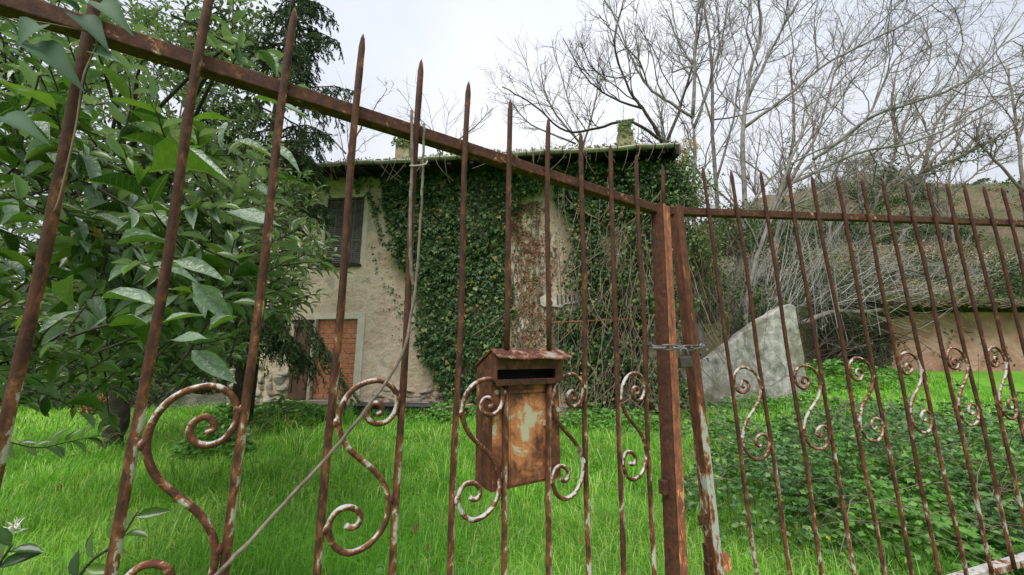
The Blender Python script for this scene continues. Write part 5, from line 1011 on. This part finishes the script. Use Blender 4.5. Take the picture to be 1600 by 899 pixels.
# climbing vine leaves on the top rail at the left
def vine_leaves():
    th = thing('climbing_vine', 'climbing vine with arrow shaped leaves on the top left of the gate rail', 'vine', tuple(gp(140, 60, .03)))
    sp = [(160, 8, 205, 45, .17), (128, 30, 170, 70, .12), (60, 75, 130, 130, .11), (150, 82, 190, 92, .08), (62, 40, 20, 60, .1), (10, 185, 75, 215, .12), (120, 15, 85, -15, .1)]
    st_ = catmull([gp(20, 30, .02), gp(90, 40, .035), gp(150, 60, .03), gp(130, 120, .03), gp(118, 200, .03), gp(95, 300, .025), gp(85, 330, .02)], 6); mb = MB(); mb.tube(st_, .0011, 6); mb.build('stem', M['vine_stem'], th, smooth=True)
    HEART = tpl([(-.10, .20), (-.02, .40), (.12, .47), (.3, .38), (.5, .25), (.7, .15), (.88, .06)], .3, .22)
    for u0, v0, u1, v1, L in sp:
        a = gp(u0, v0, .03); b = gp(u1, v1, .055); d = nrm(b-a); nn = nrm(GL.ez*1.0+np.array((0, 0, .35))+rdir(1)[0]*.2); l = np.linalg.norm(b-a)*.98
        V, T, R = leafs(a[None], d[None], nn[None], l, l*.62, HEART); meshobj('leaf', V, T, M['vine_leaf'], th, R, True)
vine_leaves()
# low laurel sprigs by the gate foot
def sprig(name, label, pts, L, nl):
    P = catmull(np.array(pts), 6); th = thing(name, label, 'plant', tuple(P[0])); mb = MB(); mb.tube(P, np.linspace(.004, .002, len(P)), 6); mb.build('stem', M['bark_dark'], th, smooth=True)
    for k in range(nl):
        i = int((k+1)/nl*(len(P)-2)); tg = nrm(P[i+1]-P[i]); sd_ = nrm(np.cross(tg, (0, 1, .2)))*(1 if k % 2 else -1); d = nrm(tg*.6+sd_*.8+rdir(1)[0]*.2); nn = nrm(np.array((0, -.6, .6))+rdir(1)[0]*.4); l = L*random.uniform(.7, 1.1)
        V, T, R = leafs(P[i][None], d[None], nn[None], l, l*.36, LAUREL); meshobj('leaf', V, T, M['laurel'], th, R, True)
sprig('laurel_sprig', 'small leafy sprig behind the gate bar at lower left', [atY(105, 930, .95), atY(140, 880, .95), atY(185, 845, .95), atY(215, 800, .95)], .07, 9)
sprig('laurel_sprig', 'low leafy branch crossing the grass left of the laurel trunk', [atY(10, 690, 2.2), atY(60, 700, 2.3), atY(110, 690, 2.4), atY(160, 680, 2.5)], .11, 12)
sprig('laurel_sprig', 'few leaves at the bottom left corner of the grass', [atY(-30, 930, 1.0), atY(0, 880, 1.0), atY(20, 850, 1.0)], .08, 6)

# ---------------------------------------------------------------- left background
shrub('hedge', 'dark hedge and trees far behind the laurel at the left', [((-11, 13.5, 2.0), (3, 1.2, 2.4)), ((-8, 14.5, 2.4), (2.5, 1.2, 2.6)), ((-14.5, 12.5, 2.4), (3, 1.2, 3)), ((-13, 15, 1.6), (3.5, 1.5, 2.0)), ((-18, 14, 2.5), (4, 2, 3)), ((-9.5, 17, 1.8), (3, 1.5, 2.3)), ((-22, 11, 3), (3, 3, 4)), ((-14, 19, 4), (4, 2, 3))], 21000, (.16, .30), M['hedge'], DIAM, 'hedge', twigs=200, twr=.02)
shrub('evergreen_tree', 'tall leafy tree behind the laurel at the far left', [((-12, 9.5, 6.2), (3, 2, 2.6)), ((-9, 10.5, 7.4), (2.2, 1.8, 2.0)), ((-14.5, 8.5, 8.5), (3, 2, 2.4)), ((-8.2, 9.0, 9.6), (2.0, 1.5, 1.6))], 7000, (.14, .24), M['hedge'], DIAM, 'tree', twigs=260, stem=M['bark_dark'], twr=.03, down=.01)
shrub('dead_bush', 'reddish brown withered bush at the far left of the lawn', [((-9.2, 8.9, .35), (.45, .3, .40))], 700, (.05, .09), M['dry_leaf'], DIAM, 'bush', twigs=60)
shrub('undergrowth', 'dark low undergrowth in front of the ruined wall on the left', [((-10.5, 10.2, .45), (2.2, .5, .55)), ((-14, 10.4, .6), (2.2, .6, .7)), ((-7.6, 10.6, .5), (1.2, .4, .5))], 5000, (.08, .15), M['hedge'], DIAM, 'undergrowth', twigs=240, stem=M['vine_stem'])
ruin = thing('ruined_wall', 'low mossy rubble wall at the back of the lawn on the left', 'wall', (-9.5, 10.2, 0))
mb = MB(); RF = Frame((-16, 10.9, -.1), (1, -.1, 0), (0, 0, 1)); tp_ = [(x, .55+.12*math.sin(x*1.3)+.07*math.sin(x*3.1)) for x in np.arange(0, 9.6, .3)]; mb.prism(RF, [(0, 0)]+tp_+[(9.5, 0)], -.35, 0); mb.build('masonry', plain('mossy_masonry', (.06, .065, .04), (.20, .18, .14), 3, .95, .9, .06), ruin)
# rubble along the house foot
rb = thing('rubble', 'loose stones and debris lying along the foot of the ivy', 'rubble', tuple(HF.P(HF.hit(740, 645)[0], 0, .3)))
for k in range(26): a = HF.hit(random.uniform(684, 900), 640)[0]; put_stone(rb, HF.P(a, .03, random.uniform(.3, .9)), random.uniform(.06, .2), random.uniform(.06, .12), random.uniform(.04, .1))
for pts in (((655, 655), (700, 640), (740, 636)), ((720, 648), (760, 640), (800, 632)), ((880, 640), (905, 636), (930, 634))):
    mb = MB(); mb.tube(catmull([atY(u, v-3, 8.2) for u, v in pts], 6), .035, 7); mb.build('branch', M['vine_stem'], rb, smooth=True)

# ---------------------------------------------------------------- brambles and weeds on the right
def mound(name, label, cx, cy, rx, ry, h, n, L, mat, cat='bramble', group='bramble patches in the right of the garden', canes=30):
    th = thing(name, label, cat, (cx, cy, float(gz(cx, cy))), group); a = RNG.random(n)*2*np.pi; r = np.sqrt(RNG.random(n)); x = cx+rx*r*np.cos(a); y = cy+ry*r*np.sin(a)
    top = h*(1-r**2.6)*(.15+1.75*fbm(x*2.6+cx, y*2.6+cy)**1.3); z = gz(x, y)+top*(1-.55*RNG.random(n)**2)+.02; P = np.stack([x, y, z], 1)
    az = RNG.random(n)*2*np.pi; D = np.stack([np.cos(az), np.sin(az), RNG.normal(-.15, .35, n)], 1); Nn = nrm(np.array((0, -.35, .8))+rdir(n)*.95); Ls = RNG.uniform(*L, n); parts = []; rn = RNG.random(n)
    for q in (0, .95, -.95):
        ca, sa = math.cos(q), math.sin(q); D2 = np.stack([D[:, 0]*ca-D[:, 1]*sa, D[:, 0]*sa+D[:, 1]*ca, D[:, 2]], 1); parts.append(leafs(P, D2, Nn, Ls*(1 if q == 0 else .85), Ls*.62, OVAL, rn))
    V, T, R = join(parts); meshobj('leaves', V, T, mat, th, R, kind='stuff')
    k = canes; a = RNG.random(k)*2*np.pi; s = np.stack([cx+rx*.5*np.cos(a), cy+ry*.5*np.sin(a)], 1); S = np.column_stack([s, gz(s[:, 0], s[:, 1])]); P, rad = grow(S, nrm(np.stack([np.cos(a)*.5, np.sin(a)*.5, np.ones(k)], 1)), np.full(k, h*1.9), np.full(k, .0035), 9, .12, -.16, .5); V, T, _ = join([tubes(P, rad, 4)]); meshobj('canes', V, T, M['vine_stem'], th, kind='stuff')
mound('bramble', 'bramble patch with dark leaves right beside the white edged gate post', 2.0, 3.3, .75, .8, .62, 1500, (.035, .06), M['bramble'])
mound('bramble', 'large bramble mound in the middle of the right gate leaf', 3.2, 3.7, 1.0, 1.0, .75, 2600, (.035, .06), M['bramble'])
mound('bramble', 'bramble mound behind the far right bars', 4.8, 3.6, 1.3, 1.1, .75, 3000, (.04, .065), M['bramble'])
mound('bramble', 'low bramble bed at the bottom right beside the bottom rail', 3.3, 2.35, .75, .5, .42, 1500, (.035, .06), M['bramble'])
mound('bramble', 'bramble patch further back in front of the clay wall', 6.2, 6.2, 1.8, 1.6, .5, 2600, (.05, .08), M['bramble'])
mound('bramble', 'bramble patch in the grass below the concrete wall', 3.7, 6.2, 1.3, 1.2, .38, 1500, (.05, .08), M['weed'])
mound('nettle_patch', 'fresh green broad leaved weeds at bottom right', 2.55, 2.5, .6, .5, .42, 700, (.035, .065), M['weed'], 'weeds', None, 14)
mound('nettle_patch', 'tall mid green weeds among the brambles behind the second scroll pair', 2.75, 3.1, .8, .6, .62, 1500, (.03, .06), M['weed'], 'weeds', None, 20)
mound('nettle_patch', 'mid green weeds growing between the bramble mounds', 4.0, 3.0, .9, .6, .65, 1500, (.03, .06), M['weed'], 'weeds', None, 20)
mound('nettle_patch', 'pale green weeds behind the large bramble mound', 4.2, 5.0, 1.6, .8, .5, 1500, (.04, .07), M['weed'], 'weeds', None, 20)
mound('nettle_patch', 'low weeds hiding the foot of the concrete wall', 6.3, 9.4, 1.9, .45, .35, 900, (.05, .09), M['weed'], 'weeds', None, 10)
mound('nettle_patch', 'fresh green weeds in front of the vine thicket', 1.9, 7.3, 1.6, .8, .35, 900, (.06, .09), M['weed'], 'weeds', None, 14)
mound('nettle_patch', 'green weeds at the foot of the ivy', -.9, 8.3, 1.4, .4, .42, 900, (.06, .1), M['weed'], 'weeds', None, 14)
mound('nettle_patch', 'green weeds growing along the clay wall', 9.0, 11.5, 3.0, 1.2, .5, 1500, (.08, .13), M['weed'], 'weeds', None, 14)
mound('nettle_patch', 'weeds around the foot of the conifer', -4.4, 7.6, .9, .8, .45, 800, (.06, .1), M['weed'], 'weeds', None, 14)
mound('nettle_patch', 'weeds around the laurel trunk', -3.95, 5.3, .5, .4, .5, 500, (.05, .09), M['weed'], 'weeds', None, 14)

# ---------------------------------------------------------------- grass
def grass():
    parts = []
    for (x0, x1, y0, y1, n, h0, h1, wd) in ((-4.5, 5, .9, 3.4, 120000, .10, .26, .0034), (-9, 9, 3.4, 6.5, 92000, .10, .22, .0056), (-14, 13, 6.5, 13.5, 62000, .08, .19, .013)):
        x = x0+RNG.random(n)*(x1-x0); y = y0+RNG.random(n)*(y1-y0)
        ok = (np.abs(x) < y*1.55+1.2) & ~((((np.stack([x, y], 1)-HF.o[:2]) @ HF.ez[:2]) < .05) & (((np.stack([x, y], 1)-HF.o[:2]) @ HF.ex[:2]) > sLft) & (x < 4)); x, y = x[ok], y[ok]; n = len(x)
        cl = fbm(x*1.3, y*1.3); h = (h0+(h1-h0)*RNG.random(n)**1.3)*(.55+.9*cl); az = RNG.random(n)*2*np.pi+3*vnoise(x*1.1+9, y*1.1); d = np.stack([np.cos(az), np.sin(az), np.zeros(n)], 1); sd_ = np.stack([-np.sin(az), np.cos(az), np.zeros(n)], 1); lean = RNG.uniform(.2, 1.25, n)
        B = np.stack([x, y, gz(x, y)-.01], 1); Mi = B+d*(h*lean*.28)[:, None]+np.array((0, 0, 1))*(h*.62)[:, None]; Tp = B+d*(h*lean*.95)[:, None]+np.array((0, 0, 1))*(h*(1.0-.35*lean))[:, None]; w_ = (wd*RNG.uniform(.6, 1.3, n))[:, None]*sd_
        V = np.stack([B-w_*.5, B+w_*.5, Mi-w_*.45, Mi+w_*.45, Tp], 1).reshape(-1, 3); T = (np.array([(0, 1, 3), (0, 3, 2), (2, 3, 4)])[None]+(np.arange(n)*5)[:, None, None]).reshape(-1, 3)
        rnd = np.clip(.12+.6*RNG.random(n)+.9*(fbm(x*.7+3, y*.7)-.45)+.35*(cl-.5)+(RNG.random(n) > .972)*.5+.30*(RNG.random(n) < .6)*sstep(.60, .70, fbm(x*.8+50, y*.8+11)), 0, .995); parts.append((V, T, np.repeat(rnd, 5)))
    # taller tufts
    nt_ = 620; tx = -7+14*RNG.random(nt_); ty = 1.3+8*RNG.random(nt_)**1.3; ok = (np.abs(tx) < ty*1.5+1) & (fbm(tx*.8+5, ty*.8) > .42); tx, ty = tx[ok], ty[ok]; k = 34; x = np.repeat(tx, k)+RNG.normal(0, .07, len(tx)*k); y = np.repeat(ty, k)+RNG.normal(0, .07, len(tx)*k); n = len(x)
    h = np.repeat(RNG.uniform(.22, .42, len(tx)), k)*RNG.uniform(.6, 1.1, n); az = np.arctan2(y-np.repeat(ty, k), x-np.repeat(tx, k))+RNG.normal(0, .6, n); d = np.stack([np.cos(az), np.sin(az), np.zeros(n)], 1); sd_ = np.stack([-np.sin(az), np.cos(az), np.zeros(n)], 1); lean = RNG.uniform(.4, 1.5, n); up_ = np.array((0, 0, 1))
    B = np.stack([x, y, gz(x, y)-.01], 1); M1 = B+d*(h*lean*.15)[:, None]+up_*(h*.5)[:, None]; M2 = B+d*(h*lean*.42)[:, None]+up_*(h*.82)[:, None]; Tp = B+d*(h*lean*.85)[:, None]+up_*(h*np.clip(1.0-.3*lean, .5, 1))[:, None]; w_ = (np.clip(.0024*y**.7, .004, .011)*RNG.uniform(.7, 1.3, n))[:, None]*sd_
    V = np.stack([B-w_*.5, B+w_*.5, M1-w_*.5, M1+w_*.5, M2-w_*.35, M2+w_*.35, Tp], 1).reshape(-1, 3); T = (np.array([(0, 1, 3), (0, 3, 2), (2, 3, 5), (2, 5, 4), (4, 5, 6)])[None]+(np.arange(n)*7)[:, None, None]).reshape(-1, 3); parts.append((V, T, np.repeat(np.clip(np.repeat(RNG.uniform(.1, .6, len(tx)), k)+.4*RNG.random(n), 0, .99), 7)))
    V, T, R = join(parts); tag(meshobj('grass', V, T, M['grass'], None, R), 'long bright green grass covering the garden', 'grass', kind='stuff')
    # clover and small weeds in the lawn
    n = 15000; x = -9+RNG.random(n)*20; y = 1.6+RNG.random(n)**.7*9; k = (fbm(x*.9+20, y*.9) > .5+.10*(x < 1)) & (np.abs(x) < y*1.5+1); x, y = x[k], y[k]; n = len(x); P = np.stack([x, y, gz(x, y)+RNG.uniform(.05, .2, n)], 1); Ls = RNG.uniform(.03, .06, n)
    V, T, R = leafs(P, nrm(rdir(n)*np.array((1, 1, .4))), nrm(np.array((0, -.3, 1))+rdir(n)*.4), Ls, Ls*.7, OVAL); tag(meshobj('lawn_weeds', V, T, M['weed'], None, R), 'small round leaved weeds mixed into the grass', 'weeds', kind='stuff')
grass()
n = 420; x = RNG.uniform(-6, 6, n); y = 1.6+RNG.random(n)*7.2; P = np.stack([x, y, gz(x, y)+RNG.uniform(.04, .16, n)], 1); V, T, R = leafs(P, rdir(n), nrm(np.array((0, -.2, 1))+rdir(n)*.6), RNG.uniform(.03, .07, n), RNG.uniform(.015, .035, n), OVAL)
tag(meshobj('fallen_leaves', V, T, M['dry_leaf'], None, R), 'brown fallen leaves scattered through the grass', 'leaves', kind='stuff')
# flowers
def flower(name, label, p, n, r, mat, stem):
    th = thing(name, label, 'flower', (p[0], p[1], float(gz(p[0], p[1])))); mb = MB(); mb.tube([(p[0]+.01, p[1], gz(p[0], p[1])), (p[0], p[1]-.01, p[2]*.6), tuple(p)], .002, 5); mb.build('stem', M['weed'], th)
    d = nrm(rdir(n)+np.array((0, -.4, .6))); V, T, R = leafs(np.repeat(np.array(p)[None], n, 0)+RNG.normal(0, r*.25, (n, 3)), d, rdir(n), r*RNG.uniform(.7, 1.1, n), r*stem, DIAM); meshobj('petals', V, T, mat, th, R)
flower('feathery_flower', 'white feathery flower head in the grass at far left', atY(20, 828, 1.35), 40, .032, M['white_petal'], .22)
flower('yellow_flower', 'single yellow dandelion in the grass under the right leaf', atY(1293, 841, 2.1), 26, .009, M['yellow'], .4)
flower('yellow_flower', 'tiny yellow flower at the foot of the concrete wall', atY(1248, 624, 9.3), 18, .05, M['yellow'], .4)
